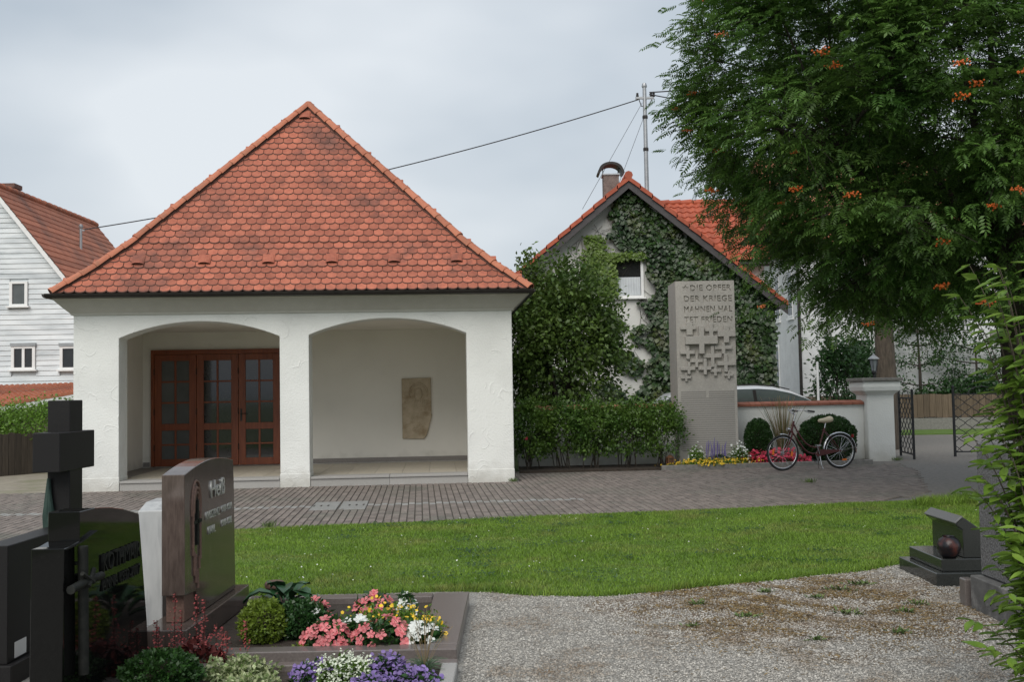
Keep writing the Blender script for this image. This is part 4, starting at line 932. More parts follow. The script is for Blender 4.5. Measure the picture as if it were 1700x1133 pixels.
MB().tube([(3.0, 2.93, 5.42), (4.8, 2.93, 5.42)], .07, 8).build('gutter', m_dark, IH)
m_chim = M('grey_chimney', (.13, .105, .095), (.22, .18, .16), scale=12, rough=.9, bump=.4)
ch = MB().box(-.58, -.14, .7, 1.15, 6.7, 7.80).build('chimney', m_chim, IH); MB().box(-.61, -.11, .67, 1.18, 7.801, 7.84).build('chimney_rim', m_steel, ch)
arc = [( -.36 + .30 * math.cos(R_(a)), 7.88 + .24 * math.sin(R_(a))) for a in range(170, 5, -11)]
cp_ = MB(); pts = [(-.72, 7.93), (-.69, 7.86)] + arc + [(-.03, 7.86), (.0, 7.93)]
outer = [(x + (x + .36) * .16, z + .07) for x, z in pts[2:-2]]
prf = [(-.73, 7.94), (-.75, 7.87), (-.69, 7.83)] + arc + [(-.03, 7.83), (.03, 7.87), (.01, 7.94)] + outer[::-1]
cp_.prism([(x, .68, z) for x, z in prf], (0, .55, 0)); cp_.build('chimney_cap', m_dark, ch)
for x in (-.58, -.14): MB().box(x - .012, x + .012, .9, .93, 7.86, 8.03).build('cap_strut', m_dark, ch)
# downpipe and wires' mast
ms = MB().tube([(0, 0, 6.4), (0, 0, 10.9)], [.075, .06], 10).lathe([(.075, 10.88), (.085, 10.92), (.06, 11.0), (0, 11.03)], (0, 0, 0), 10)
mst = empty('utility_mast', (4.2, 31, 0), 0, 'tall grey pipe mast on the ivy house roof carrying cables', 'mast'); ms.build('pole', m_steel, mst, smooth=40)
MB().box(-.28, .28, -.04, .04, 10.52, 10.58).build('cross_arm', m_steel, mst)
for x in (-.22, .2, .28): MB().lathe([(.03, 10.58), (.05, 10.62), (.03, 10.66), (.045, 10.69), (0, 10.72)], (x, 0, 0), 8).build('insulator', m_dark, mst, smooth=50)
MB().tube([(-.18, 0, 10.52), (-.1, .02, 10.3), (.1, .02, 10.28), (.22, 0, 10.5)], .015, 5).build('cable_loop', m_dark, mst)
for z in (8.9, 9.9): MB().lathe([(.08, z), (.085, z + .05), (.08, z + .1)], (0, 0, 0), 10).build('band', m_dark, mst)
m_wire = M('cable', (.03, .03, .035), rough=.6)
def wire(a, b_, sag, label, r=.012):
    a, b_ = Vector(a), Vector(b_); pts = [a.lerp(b_, t_) - Vector((0, 0, sag * 4 * t_ * (1 - t_))) for t_ in [i / 24 for i in range(25)]]
    o = MB().tube(pts, r, 5).build('cable', m_wire); return tag(o, label, 'cable')
wire((4.0, 31, 10.5), (-12.6, 30, 6.62), .35, 'long overhead cable sagging from the tall mast to the boarded house', .017)
wire((4.35, 31, 10.72), (12, 29, 11.4), .25, 'upper cable running from the mast into the rowan tree', .02)
wire((4.35, 31, 10.66), (12, 25, 8.2), .3, 'lower cable running from the mast down into the rowan tree', .018)
wire((4.12, 31, 10.4), (2.05, 28.6, 6.72), .0, 'thin outer guy wire from the mast to the left roof slope', .007)
wire((4.14, 31, 9.9), (3.1, 28.6, 7.45), .0, 'thin inner guy wire from the mast down beside the chimney', .007)

# ---------------------------------------------------------------- far white building and its fence
m_pbrick = M('painted_brick', (.55, .56, .56), (.66, .67, .67), scale=3, rough=.8, bump=.5, bscale=20)
FBD = empty('painted_brick_house', (10.75, 38, 0), 0, 'large white painted brick house with tall narrow windows behind the trees', 'house')
MB().box(0, 18, 0, 9.5, -.05, 7.0).build('wall', m_pbrick, FBD)
rfm = MB().prism([(-.5, -.4, 6.95), (-.5, 9.9, 6.95), (-.5, 4.75, 11.2)], (19, 0, 0)); rfm.build('roof', m_pan2, FBD)
for k in range(16):                              # courses of the left slope
    pass
MB().tube([(-.08, -.08, 0), (-.08, -.08, 6.9)], .06, 8).build('downpipe', m_dark, FBD, smooth=40)
def swin(y, z0, z1, w_=.62):
    o = MB().box(-.03, .0, y, y + w_, z0, z1).box(-.07, -.0, y - .1, y + w_ + .1, z0 - .12, z0 - .03).build('window', m_trim, FBD)
    MB().box(-.04, -.031, y + .07, y + w_ / 2 - .03, z0 + .07, z1 - .07).build('pane', m_glass, o); MB().box(-.04, -.031, y + w_ / 2 + .03, y + w_ - .07, z0 + .07, z1 - .07).build('pane', m_glass, o)
for y in (1.0, 2.9, 4.9, 7.0): swin(y, 4.3, 6.1)
for y in (3.2,): swin(y, 1.55, 3.3)
for x in (1.5, 4.2, 9.5): 
    o = MB().box(x, x + 1.0, -.05, 0, 4.35, 6.0).build('window', m_trim, FBD); MB().box(x + .08, x + .92, -.06, -.051, 4.45, 5.9).build('pane', m_glass, o)
MB().box(3.6, 5.6, -.08, -.002, 3.55, 3.66).build('ledge', m_base, FBD); MB().box(7.0, 7.9, -.1, -.002, 3.35, 3.6).build('sill', m_cap2, FBD)
FF = empty('far_fence', (9, 36.3, 0), 0, 'brown board fence on a low concrete base across the drive', 'fence')
MB().box(0, 14, -.1, .1, -.05, .42).build('concrete_base', m_cap2, FF)
fbm = MB().box(.006, .214, -.03, .0, .44, 1.26).mesh('board', m_fence2)
for i in range(63): inst('board', fbm, FF, Matrix.Translation((i * .22, 0, random.gauss(0, .008))))
MB().box(0, 14, .004, .05, 1.05, 1.12).build('rail', m_fence2, FF)
VG = [(11.5, 33.2), (22, 32.4), (22, 36.18), (11.5, 36.18)]
st(sheet('verge', VG, .02, m_lawn, .05))

# ---------------------------------------------------------------- plants: materials
m_bark = M('bark', (.05, .04, .03), (.12, .095, .07), scale=6, stretch=(4, 4, .8), rough=.9, bump=.8, bscale=20)
m_barkd = M('dark_bark', (.022, .018, .014), (.05, .04, .03), scale=6, stretch=(4, 4, .8), rough=.9, bump=.6, bscale=20)
m_row = M('rowan_leaf', (.048, .115, .023), (.108, .19, .038), scale=1.2, rough=.5, tint=.6, trans=.35)
m_lilac = M('lilac_leaf', (.046, .098, .02), (.112, .175, .032), scale=1.5, rough=.5, tint=.4, trans=.3)
m_rose = M('rose_leaf', (.048, .118, .02), (.13, .22, .036), scale=2, rough=.45, tint=.4, trans=.3)
m_ivy = M('ivy_leaf', (.012, .036, .010), (.04, .085, .02), scale=1.1, rough=.4, tint=.45, trans=.2, c3=(.075, .085, .02), s3=1.6)
m_ivyl = M('young_creeper_leaf', (.09, .16, .02), (.16, .24, .04), scale=1.1, rough=.45, tint=.3, trans=.35)
m_box = M('box_leaf', (.016, .055, .010), (.034, .09, .016), scale=3, rough=.5, tint=.4, trans=.2)
m_gold = M('golden_leaf', (.12, .19, .02), (.2, .27, .035), scale=6, rough=.5, tint=.3, trans=.3)
m_fresh = M('fresh_leaf', (.095, .19, .024), (.165, .285, .045), scale=3, rough=.42, tint=.35, trans=.35, rnd=.2)
m_shrub = M('weigela_leaf', (.085, .175, .022), (.19, .285, .045), scale=7, rough=.42, tint=.35, trans=.35, rnd=.25)
m_dgreen = M('deep_green_leaf', (.02, .06, .016), (.04, .10, .024), scale=4, rough=.42, tint=.35, trans=.2)
m_glossy = M('thick_leaf', (.022, .075, .03), (.05, .12, .05), scale=8, rough=.35, rnd=.2, trans=.1)
m_straw = M('dry_stalk', (.30, .22, .11), (.42, .32, .17), scale=3, rough=.8, tint=.3)
m_pink = M('salmon_petal', (.55, .05, .075), (.80, .34, .34), scale=55, rough=.6, rnd=.28, trans=.25)
m_pink2 = M('magenta_petal', (.60, .035, .09), (.75, .09, .16), scale=14, rough=.6, tint=.25, trans=.25)
m_whitef = M('white_blossom', (.78, .80, .76), rough=.6, trans=.25, rnd=.06); m_yel = M('yellow_petal', (.62, .38, .012), (.75, .52, .03), scale=20, rough=.6, tint=.2)
m_pur = M('violet_petal', (.13, .085, .27), (.27, .19, .42), scale=20, rough=.7, tint=.3); m_wsp = M('cream_bract', (.5, .55, .42), (.66, .7, .58), scale=20, rough=.7, tint=.2)
m_lav = M('lavender', (.14, .11, .27), (.2, .17, .36), scale=20, rough=.8); m_heu = M('heuchera', (.20, .03, .035), (.34, .07, .06), scale=20, rough=.7, tint=.35)
m_burg = M('burgundy_leaf', (.06, .010, .012), (.12, .025, .02), scale=10, rough=.5, tint=.3); m_var = M('variegated_leaf', (.14, .22, .06), (.42, .46, .26), scale=45, rough=.5, tint=.3, trans=.2, lo=.42, hi=.55)
m_berry = M('orange_berry', (.5, .085, .012), (.62, .14, .02), scale=20, rough=.4, rnd=.15)
def bez(a, b_, c, n=8):
    a, b_, c = Vector(a), Vector(b_), Vector(c); return [a * (1 - t_) ** 2 + b_ * 2 * t_ * (1 - t_) + c * t_ * t_ for t_ in [i / n for i in range(n + 1)]]
def pinnate(P, D, g, nl=6, rl=.16, ll=.048, lw=.016, tc=None):
    """compound leaves: base points P, directions D -> diamond leaflets"""
    n = len(P); D = unit(D); up = rand_dirs(n, g) * .5; up[:, 2] += 1; Sd = unit(np.cross(up, D)); Nn = np.cross(D, Sd)
    sc = g.uniform(.75, 1.2, n)[:, None]; A = []; tt = g.random(n) if tc is None else .6 * tc + .4 * g.random(n); T = []
    for k in range(nl):
        f = (k + 1) / (nl + .3); b_ = P + D * rl * f * sc - Nn * (.25 * rl * f * f) * sc
        for s_ in (-1, 1):
            A.append(leaf_quads(b_, Sd * s_ + D * .45 - Nn * .25, Nn + rand_dirs(n, g) * .25, ll * (1 - .25 * abs(f - .5)) * sc[:, 0], lw * sc[:, 0], .08).reshape(n, 4, 3)); T.append(tt)
    A.append(leaf_quads(P + D * rl * sc - Nn * .25 * rl * sc, D - Nn * .5, Nn, ll * sc[:, 0], lw * sc[:, 0], .08).reshape(n, 4, 3)); T.append(tt)
    return np.concatenate(A).reshape(-1, 3), np.clip(np.concatenate(T) + g.normal(size=n * (2 * nl + 1)) * .12, 0, 1)

# ---------------------------------------------------------------- rowan tree
def rowan():
    g = np.random.default_rng(21); rt = empty('rowan_tree', (7.1, 14.3, 0), 0, 'big dark green rowan with orange berries overhanging from the right', 'tree')
    C = np.array([-.7, -.1, 5.9]); Rr = np.array([4.12, 3.7, 3.9])
    tk = MB(); tk.tube([(0, 0, -.1), (-.02, 0, .5), (-.05, .02, 1.5), (-.08, .02, 2.4), (-.05, 0, 3.2)], [.26, .21, .19, .18, .16], 12); tk.build('trunk', m_barkd, rt, smooth=60)
    limbs = []; br = MB()
    mains = [(-1.9, -.5, 3.7), (-2.7, -.9, 4.7), (-2.3, .6, 5.8), (-1.3, -1.2, 6.6), (-.2, .2, 7.6), (1.2, .6, 6.2), (.4, -1.6, 5.0), (1.7, -.8, 4.6), (-1.1, 1.6, 6.0), (-2.2, 1.5, 4.1), (-2.4, -1.6, 3.7), (-.9, -2.0, 4.2)]
    for q in mains:
        q = Vector(q); st0 = Vector((-.06, 0, random.uniform(2.3, 3.1))); pts = bez(st0, st0.lerp(q, .5) + Vector((0, 0, -.15)), q, 10)
        br.tube(pts, [.085 * (1 - i / 10) + .02 for i in range(11)], 7); limbs += pts[4:]
    lp_ = np.array([tuple(p) for p in limbs])
    def low_of(p):
        lo = 2.5 + .25 * math.sin(p[0] * 1.7 + 1) + .2 * math.sin(p[1] * 2.3)
        return max(lo, 2.45 + (-(p[0] + 2.6)) * 1.3) if p[0] < -2.6 else lo
    def sample(r0, r1):
        while True:
            d = rand_dirs(1, g)[0]; p = C + d * Rr * g.uniform(r0, r1)
            if p[2] < low_of(p) or p[2] > 8.6: continue
            if p[0] > 2.8 and g.random() < .7: continue
            return p
    nodes = list(lp_)
    for _ in range(120):                           # second order branches
        p = sample(.5, .88); k = np.argmin(((lp_ - p) ** 2).sum(1) + 1.2 * np.maximum(lp_[:, 2] - p[2], 0)); a = Vector(lp_[k]); b_ = Vector(p)
        pts = bez(a, a.lerp(b_, .5) + Vector((g.normal() * .12, g.normal() * .12, .18)), b_, 7); br.tube(pts, [.028 - .0026 * i for i in range(8)], 5); nodes += [np.array(q) for q in pts[3:]]
    br.build('limb', m_barkd, rt, smooth=60); nd_ = np.array([tuple(q) for q in nodes])
    tw = MB(); tips = [sample(.35, 1.0) for _ in range(1050)] + [sample(.86, 1.03) for _ in range(480)]
    for p in ((-3.8, -.7, 2.72), (-3.65, -.4, 3.0), (-3.25, -.9, 2.55), (-2.95, -.6, 2.4), (-2.5, -1, 2.45), (-3.95, -.2, 3.3), (-4.35, -.3, 4.35), (-4.6, -.2, 4.9), (-4.65, -.25, 5.2), (-4.55, -.3, 5.7), (-4.45, 0, 6.3), (-4.35, .1, 6.9), (-4.0, .2, 7.4)): tips.append(np.array(p))
    P = []; D = []; TC = []
    for p in tips:
        k = np.argmin(((nd_ - p) ** 2).sum(1)); a = Vector(nd_[k]); b_ = Vector(p); Lh = (b_ - a).length
        if Lh > .06: tw.tube(bez(a, a.lerp(b_, .5) + Vector((0, 0, .12 * Lh)), b_, 4), [.008, .007, .006, .005, .004], 3, caps=False)
        m_ = 30; a_ = np.array(a); b2 = np.array(p); t_ = g.uniform(.3, 1.05, m_)[:, None]; q = a_ + (b2 - a_) * t_ + g.normal(size=(m_, 3)) * np.array([.17, .17, .11])
        ax = (b2 - a_) / (Lh + .1); rad_ = (b2 - C) / Rr; d = rand_dirs(m_, g) * .8 + ax * .4 + rad_ * .6; d[:, 2] = d[:, 2] * .45 - .08; P.append(q); D.append(d); TC.append(np.full(m_, g.random()))
    tw.build('twigs', m_barkd, rt)['kind'] = 'stuff'
    P = np.concatenate(P); D = np.concatenate(D); V, T = pinnate(P, D, g, 5, .175, .075, .028, np.concatenate(TC))
    inst('crown', np_mesh('crown', V, 4, m_row, T), rt)['kind'] = 'stuff'
    bm = bmesh.new(); gg = random.Random(5)
    for _ in range(30): bmesh.ops.create_icosphere(bm, subdivisions=1, radius=.011, matrix=Matrix.Translation((gg.gauss(0, .032), gg.gauss(0, .032), gg.gauss(0, .014))))
    bme = bpy.data.meshes.new('berry_cluster'); bm.to_mesh(bme); bm.free(); bme.materials.append(m_berry)
    cand = [p for p in tips[1050:] if p[1] < .2]; random.Random(3).shuffle(cand)
    for p in cand[:80]: inst('berry_cluster', bme, rt, Matrix.Translation(Vector(p) + Vector((0, -.14, -.04))) @ Matrix.Rotation(random.uniform(0, 6), 4, 'Z') @ Matrix.Scale(random.uniform(.6, 1.25), 4))['kind'] = 'stuff'
rowan()
def simple_tree(name, loc, label, cat, trunk, rt_, C, Rr, n, clumps, cr, mat, bark, L=(.07, .12), nb=9, group=None, seed=1, W=.55):
    g = np.random.default_rng(seed); t_ = empty(name, loc, 0, label, cat, group); h = trunk
    MB().tube([(0, 0, -.05), (.02, 0, h * .4), (-.02, 0, h * .8), (0, 0, h)], [rt_ * 1.15, rt_, rt_ * .85, rt_ * .7], 10).build('trunk', bark, t_, smooth=60)
    br = MB()
    for k in range(nb):
        d = rand_dirs(1, g)[0]; d[2] = abs(d[2]); q = np.array(C) + d * np.array(Rr) * .75; a = Vector((0, 0, h * g.uniform(.6, 1))); br.tube(bez(a, a.lerp(Vector(q), .5) + Vector((0, 0, .2)), Vector(q), 7), [rt_ * .4 * (1 - i / 7.5) + .006 for i in range(8)], 5)
    br.build('branches', bark, t_, smooth=60)
    P, o_ = blob(C, Rr, n, clumps, cr, g); leaves('crown', P, mat, t_, L, W, o_, g=g)
    return t_
simple_tree('broadleaf_tree', (9.46, 26, 0), 'mottled brown trunk of a leafy tree right behind the gate pillar', 'tree', 4.6, .25, (0, 0, 6.6), (2.8, 2.4, 2.0), 8000, 100, .34, m_row, m_bark, (.10, .17), seed=4)

# ---------------------------------------------------------------- bushes behind the wall, hedge in front
def bush(name, loc, label, cat, C, Rr, n, clumps, cr, mat, L, stems=6, group=None, seed=1, sr=.03, bark=None, W=.55, zmin=.1, h0=0):
    g = np.random.default_rng(seed); t_ = empty(name, loc, 0, label, cat, group); mb = MB()
    for k in range(stems):
        d = rand_dirs(1, g)[0]; q = Vector((C[0] + d[0] * Rr[0] * .7, C[1] + d[1] * Rr[1] * .7, C[2] + abs(d[2]) * Rr[2] * .5)); a = Vector((g.normal() * .1, g.normal() * .08, -.03))
        mb.tube(bez(a, (a.x + (q.x - a.x) * .3, a.y, q.z * .6), q, 7), [sr * (1 - i / 9) for i in range(8)], 5)
    mb.build('stems', bark or m_barkd, t_, smooth=60)
    P, o_ = blob(C, Rr, n, clumps, cr, g, zmin=zmin); leaves('foliage', P, mat, t_, L, W, o_, g=g); return t_
bush('lilac_bush', (1.2, 24.0, 0), 'tall lilac bush between the chapel and the ivy house', 'bush', (.12, 0, 2.35), (1.28, .95, 2.3), 17000, 240, .2, m_lilac, (.09, .15), 12, seed=8, sr=.05)
bush('lilac_bush', (.25, 24.2, 0), 'slimmer leafy bush top rising at the chapel gutter end', 'bush', (.15, 0, 2.6), (.55, .6, 2.3), 5200, 90, .17, m_lilac, (.09, .15), 5, seed=9, sr=.04)
for i, (x, y, h, s_, lb) in enumerate([(.32, 20.95, 1.25, 0, 'rose bush with a pink bloom right beside the chapel corner'), (.98, 21.05, 1.22, 1, 'second rose bush from the chapel in the hedge'), (1.62, 21.08, 1.27, 2, 'rose bush in the middle of the hedge, dense and dark'), (2.3, 21.12, 1.3, 3, 'fourth rose bush from the chapel in the hedge'), (2.98, 21.05, 1.26, 4, 'rose bush touching the left side of the granite memorial')]):
    rb = bush('rose_bush', (x, y, .03), lb, 'bush', (0, 0, .8), (.5, .42, .56), 5200, 85, .085, m_rose, (.045, .085), 9, 'rose bushes of the hedge', 30 + i, .013, zmin=.2)
    if i == 0:
        fm = MB()
        for k in range(9): a = k * .7; r_ = .025 + .002 * k; fm.lathe([(.012, 0), (.03, .01), (.035, .025)], (0.01 * math.cos(a), .01 * math.sin(a), .004 * k), 7)
        inst('rose', fm.mesh('rose', m_pink2, tint=.5), rb, Matrix.Translation((-.08, -.46, .62)))
# ivy on the gable
def ivy():
    g = np.random.default_rng(11); iv = empty('climbing_ivy', (3.3, 28.47, 0), 0, 'dark climbing creeper covering most of the house gable', 'climber')
    n = 34000; x = g.uniform(-3.6, 4.0, n); z = g.uniform(.3, 7.3, n); top_ = GZ - GS * np.abs(x) - .06
    wob = .18 * np.sin(z * 3.1) + .12 * np.sin(z * 7.3 + 1)
    left = np.where(z > 5.9, -.58, np.where(z > 5.35, -.25 - (5.9 - z) * -.9, np.where(z > 4.1, .48, np.where(z > 3.2, .62, .3)))) + wob
    keep = (z < top_) & (x > left)
    pat = (np.sin(x * 5 + 2 * np.sin(z * 3)) + np.sin(z * 6.1 + x * 2.2)) ; keep &= ~((pat > 1.55) & (z < 3.6) & (x < 1.4))
    low_ = (z < 4.05) & (x > -3) & (x <= left) & (pat > .35); keep |= low_ & (z < top_)
    win = (x > wx0 - .08) & (x < wx1 + .1) & (z > wz0 - .1) & (z < wz1 + .06); keep &= ~win
    x, z = x[keep], z[keep]; n = len(x); dep = g.random(n) ** 1.3 * (.16 + .1 * np.sin(x * 4.3 + z * 1.9) * np.sin(z * 3.7))
    P = np.stack([x, -.03 - np.abs(dep), z], 1); D = np.stack([g.normal(size=n) * .5, -.5 * np.ones(n), -1 + g.normal(size=n) * .4], 1); N = np.stack([g.normal(size=n) * .4, -np.ones(n), .5 + g.normal(size=n) * .3], 1)
    Ln = g.uniform(.09, .16, n); inst('foliage', np_mesh('foliage', leaf_quads(P, D, N, Ln, Ln * .95, .06), 4, m_ivy, g.random(n)), iv)['kind'] = 'stuff'
    n = 2600; x = np.concatenate([g.normal(-.95, .14, n // 2), g.uniform(-1.0, .45, n // 4), g.normal(-.55, .15, n // 4)]); z = np.concatenate([g.uniform(4.6, 5.95, n // 2), g.normal(5.36, .05, n // 4), g.uniform(4.3, 5.4, n // 4)]); n = len(x)
    s_ = (z < GZ - GS * np.abs(x) - .25) & ~((x > wx0 + .06) & (x < wx1 - .03) & (z > wz0) & (z < wz1 - .1)); x, z = x[s_], z[s_]; n = len(x)
    P = np.stack([x, -.05 - g.random(n) * .12, z], 1); D = np.stack([g.normal(size=n) * .5, -.5 * np.ones(n), -1 + g.normal(size=n) * .4], 1); N = np.stack([g.normal(size=n) * .4, -np.ones(n), .5 + 0 * x], 1); Ln = g.uniform(.07, .12, n)
    inst('young_shoots', np_mesh('young_shoots', leaf_quads(P, D, N, Ln, Ln * .9, .06), 4, m_ivyl, g.random(n)), iv)['kind'] = 'stuff'
    st_ = MB()
    for k in range(42):
        x0 = g.uniform(-1.6, -.1); z0 = g.uniform(4.6, 5.9)
        if z0 > GZ - GS * abs(x0) - .5: z0 = GZ - GS * abs(x0) - .6
        st_.tube([(x0, -.012, z0), (x0 + g.normal() * .15, -.012, z0 + .2), (x0 + g.normal() * .3 + .1, -.012, z0 + .42)], .006, 3)
    for k in range(26):
        x0 = g.uniform(.2, .9); z0 = g.uniform(2.4, 4.0); st_.tube([(x0, -.012, z0), (x0 + g.normal() * .12, -.012, z0 + .3), (x0 + g.normal() * .2, -.012, z0 + .6)], .008, 3)
    st_.build('stems', m_barkd, iv)
ivy()
# left hedge, dark shrubs and espaliers at the far house
bush('privet_hedge', (-10.9, 23.5, 0), 'light green hedge showing above the board fence', 'hedge', (0, 0, .8), (1.9, .5, .8), 6500, 110, .14, m_fresh, (.06, .1), 8, seed=13)
for i, (x, y, C, Rr, lb) in enumerate([(10.05, 31.5, (0, 0, 1.8), (.8, .7, 1.25), 'dark shrub behind the slim white post'), (11.35, 33, (0, 0, 1.9), (.65, .7, 1.3), 'dark shrub left of the mottled trunk')]):
    bush('dark_shrub', (x, y, 0), lb, 'shrub', C, Rr, 3000, 60, .17, m_dgreen, (.1, .17), 7, 'dark shrubs before the painted brick house', 50 + i, .04)
bush('low_shrub', (16.6, 37.2, 0), 'low dark bush line at the foot of the painted brick wall', 'shrub', (0, 0, .9), (2.2, .4, .8), 4200, 80, .2, m_dgreen, (.1, .17), 6, None, 57, .03)
def espalier(x, h, label, seed):
    g = np.random.default_rng(seed); e = empty('espalier_tree', (x, 37.55, 0), 0, label, 'tree', 'trained trees on the painted brick wall'); br = MB(); P = []
    MB().tube([(0, 0, 0), (.03, 0, h * .5), (-.02, 0, h)], [.08, .055, .02], 7).build('trunk', m_barkd, e, smooth=60)
    for k in range(5):
        z = 1.0 + k * (h - 1.1) / 4
        for s_ in (-1, 1):
            L_ = g.uniform(.8, 1.6); pts = bez((0, 0, z - .15), (s_ * L_ * .4, 0, z - .1), (s_ * L_, -.05, z + .15), 6); br.tube(pts, [.03 - .0035 * i for i in range(7)], 5)
            for q in pts[2:]: P.append(np.array(q) + g.normal(size=(48, 3)) * np.array([.17, .1, .15]))
    P.append(np.array([0, 0, h]) + g.normal(size=(160, 3)) * np.array([.2, .12, .3])); br.build('branches', m_barkd, e)
    leaves('crown', np.concatenate(P), m_dgreen, e, (.08, .14), .5, None, g=g)
espalier(14.9, 4.0, 'trained wall tree with level arms right of the mottled trunk', 61); espalier(17.0, 3.1, 'trained wall tree near the dark limb of the rowan', 62)

# ---------------------------------------------------------------- memorial bed plants
def clipped(name, loc, label, r, hz, n, mat, cat='box bush', seed=1, L=(.018, .032), amp=.045, group=None):
    g = np.random.default_rng(seed); t_ = empty(name, loc, 0, label, cat, group); d = rand_dirs(n, g); d[:, 2] = d[:, 2]
    rad = np.array([r[0], r[1], hz / 2]); P = d * rad * g.uniform(.8, 1.0, (n, 1)) ** .7 * (1 + amp * (np.sin(d[:, :1] * 9 + seed) * np.sin(d[:, 2:] * 8 + 2) + .7 * np.sin(d[:, 1:2] * 13 + seed) * np.sin(d[:, :1] * 17))) + np.array([0, 0, hz / 2])
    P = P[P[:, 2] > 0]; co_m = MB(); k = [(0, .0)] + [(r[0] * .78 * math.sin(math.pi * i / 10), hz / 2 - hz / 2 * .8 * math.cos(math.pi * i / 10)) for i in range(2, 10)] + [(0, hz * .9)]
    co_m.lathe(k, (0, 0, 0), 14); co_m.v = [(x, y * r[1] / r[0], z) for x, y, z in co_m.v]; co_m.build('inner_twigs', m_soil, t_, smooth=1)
    leaves('foliage', P, mat, t_, L, .6, unit(P - np.array([0, 0, hz / 2])), droop=0, upn=.2, g=g); return t_
clipped('box_bush', (5.12, 21.52, .03), 'narrow egg-shaped clipped box bush beside the memorial', (.29, .27), .93, 12000, m_box, seed=71, L=(.025, .045))
clipped('box_bush', (6.58, 21.60, .03), 'wide rounded clipped box bush behind the bicycle', (.62, .42), .98, 22000, m_box, seed=72, L=(.025, .045))
og = empty('ornamental_grass', (5.68, 21.72, .03), 0, 'tall straw coloured ornamental grass between the two box bushes', 'grass'); g = np.random.default_rng(73); mb = MB(); mb2 = MB()
for k in range(150):
    a = g.uniform(0, 6.28); sp_ = abs(g.normal()) * .16 + .02; h = g.uniform(.8, 1.42); top_p = (math.cos(a) * sp_ * 1.7, math.sin(a) * sp_ * .7, h); (mb if k % 3 else mb2).tube(bez((math.cos(a) * .05, math.sin(a) * .05, 0), (math.cos(a) * sp_ * .5, math.sin(a) * sp_ * .3, h * .55), top_p, 5), [.005, .005, .004, .004, .003, .002], 3)
mb.build('stalks', m_straw, og)['kind'] = 'stuff'; mb2.build('blades', m_fresh, og)['kind'] = 'stuff'
def tiny_flowers(P, r, mat, name, parent, g, petals=5):
    n = len(P); N = rand_dirs(n, g); N[:, 2] = abs(N[:, 2]) + .5; N[:, 1] -= .5; N = unit(N); a = unit(np.cross(N, rand_dirs(n, g))); b_ = np.cross(N, a); rr_ = r * g.uniform(.75, 1.25, (n, 1)); V = []
    for k in range(petals):
        an = 2 * math.pi * k / petals; V.append(P + (a * math.cos(an) + b_ * math.sin(an)) * rr_)
    o = inst(name, np_mesh(name, np.stack(V, 1).reshape(-1, 3), petals, mat, g.random(n)), parent); o['kind'] = 'stuff'; return o
def flower_patch(name, loc, label, cat, Rr, h, nl, nf, fr_, leafm, flm, seed, L=(.03, .055), rz=0, top=True, group=None, petals=5):
    g = np.random.default_rng(seed); t_ = empty(name, loc, rz, label, cat, group); bump_ = lambda q: (.82 + .2 * np.sin(q[:, :1] * 7 + seed) * np.sin(q[:, 1:2] * 6 + 2 * seed) + .12 * np.sin(q[:, :1] * 17 + q[:, 1:2] * 13))
    P = rand_dirs(nl, g); P[:, 2] = abs(P[:, 2]); P = P * bump_(P) * g.uniform(.4, 1, (nl, 1)) ** .5 * np.array([Rr[0], Rr[1], h])
    leaves('foliage', P, leafm, t_, L, .55, unit(P + 1e-6), g=g); d = rand_dirs(nf, g); d[:, 2] = abs(d[:, 2]); F = d * bump_(d) * np.array([Rr[0], Rr[1], h]) * g.uniform(.9, 1.16, (nf, 1)); F[:, 2] += .012
    tiny_flowers(F, fr_, flm, 'blossoms', t_, g, petals); return t_
flower_patch('yellow_flowers', (4.05, 20.86, .05), 'long low strip of yellow flowers in front of the memorial', 'flowers', (1.0, .2), .14, 1800, 620, .018, m_fresh, m_yel, 81, (.02, .04), math.atan2(kd.y, kd.x))
flower_patch('marguerite', (3.72, 21.0, .05), 'white marguerite bush at the left foot of the memorial', 'flowers', (.2, .16), .42, 1300, 110, .022, m_fresh, m_whitef, 82, (.03, .05))
flower_patch('marguerite', (4.62, 21.08, .05), 'white marguerite bush at the right foot of the memorial', 'flowers', (.24, .17), .42, 1400, 130, .022, m_fresh, m_whitef, 83, (.03, .05))
flower_patch('begonia_bed', (5.35, 21.2, .05), 'bright pinkish red begonias behind the front bicycle wheel', 'flowers', (.78, .2), .27, 1900, 720, .03, m_dgreen, m_pink2, 84, (.03, .05), .13)
sa = empty('salvia', (4.17, 21.05, .05), 0, 'purple salvia spikes between the two marguerite bushes', 'flowers'); g = np.random.default_rng(85)
P = rand_dirs(700, g) * np.array([.3, .12, .2]); P[:, 2] = abs(P[:, 2]); leaves('foliage', P, m_dgreen, sa, (.03, .05), .5, None, g=g)
for k in range(16):
    x, y = g.uniform(-.3, .3), g.uniform(-.1, .1); h = g.uniform(.38, .56); MB().tube([(x, y, .1), (x + g.normal() * .01, y, h * .55), (x + g.normal() * .02, y, h)], [.004, .013, .005], 5).build('spike', m_lav, sa)

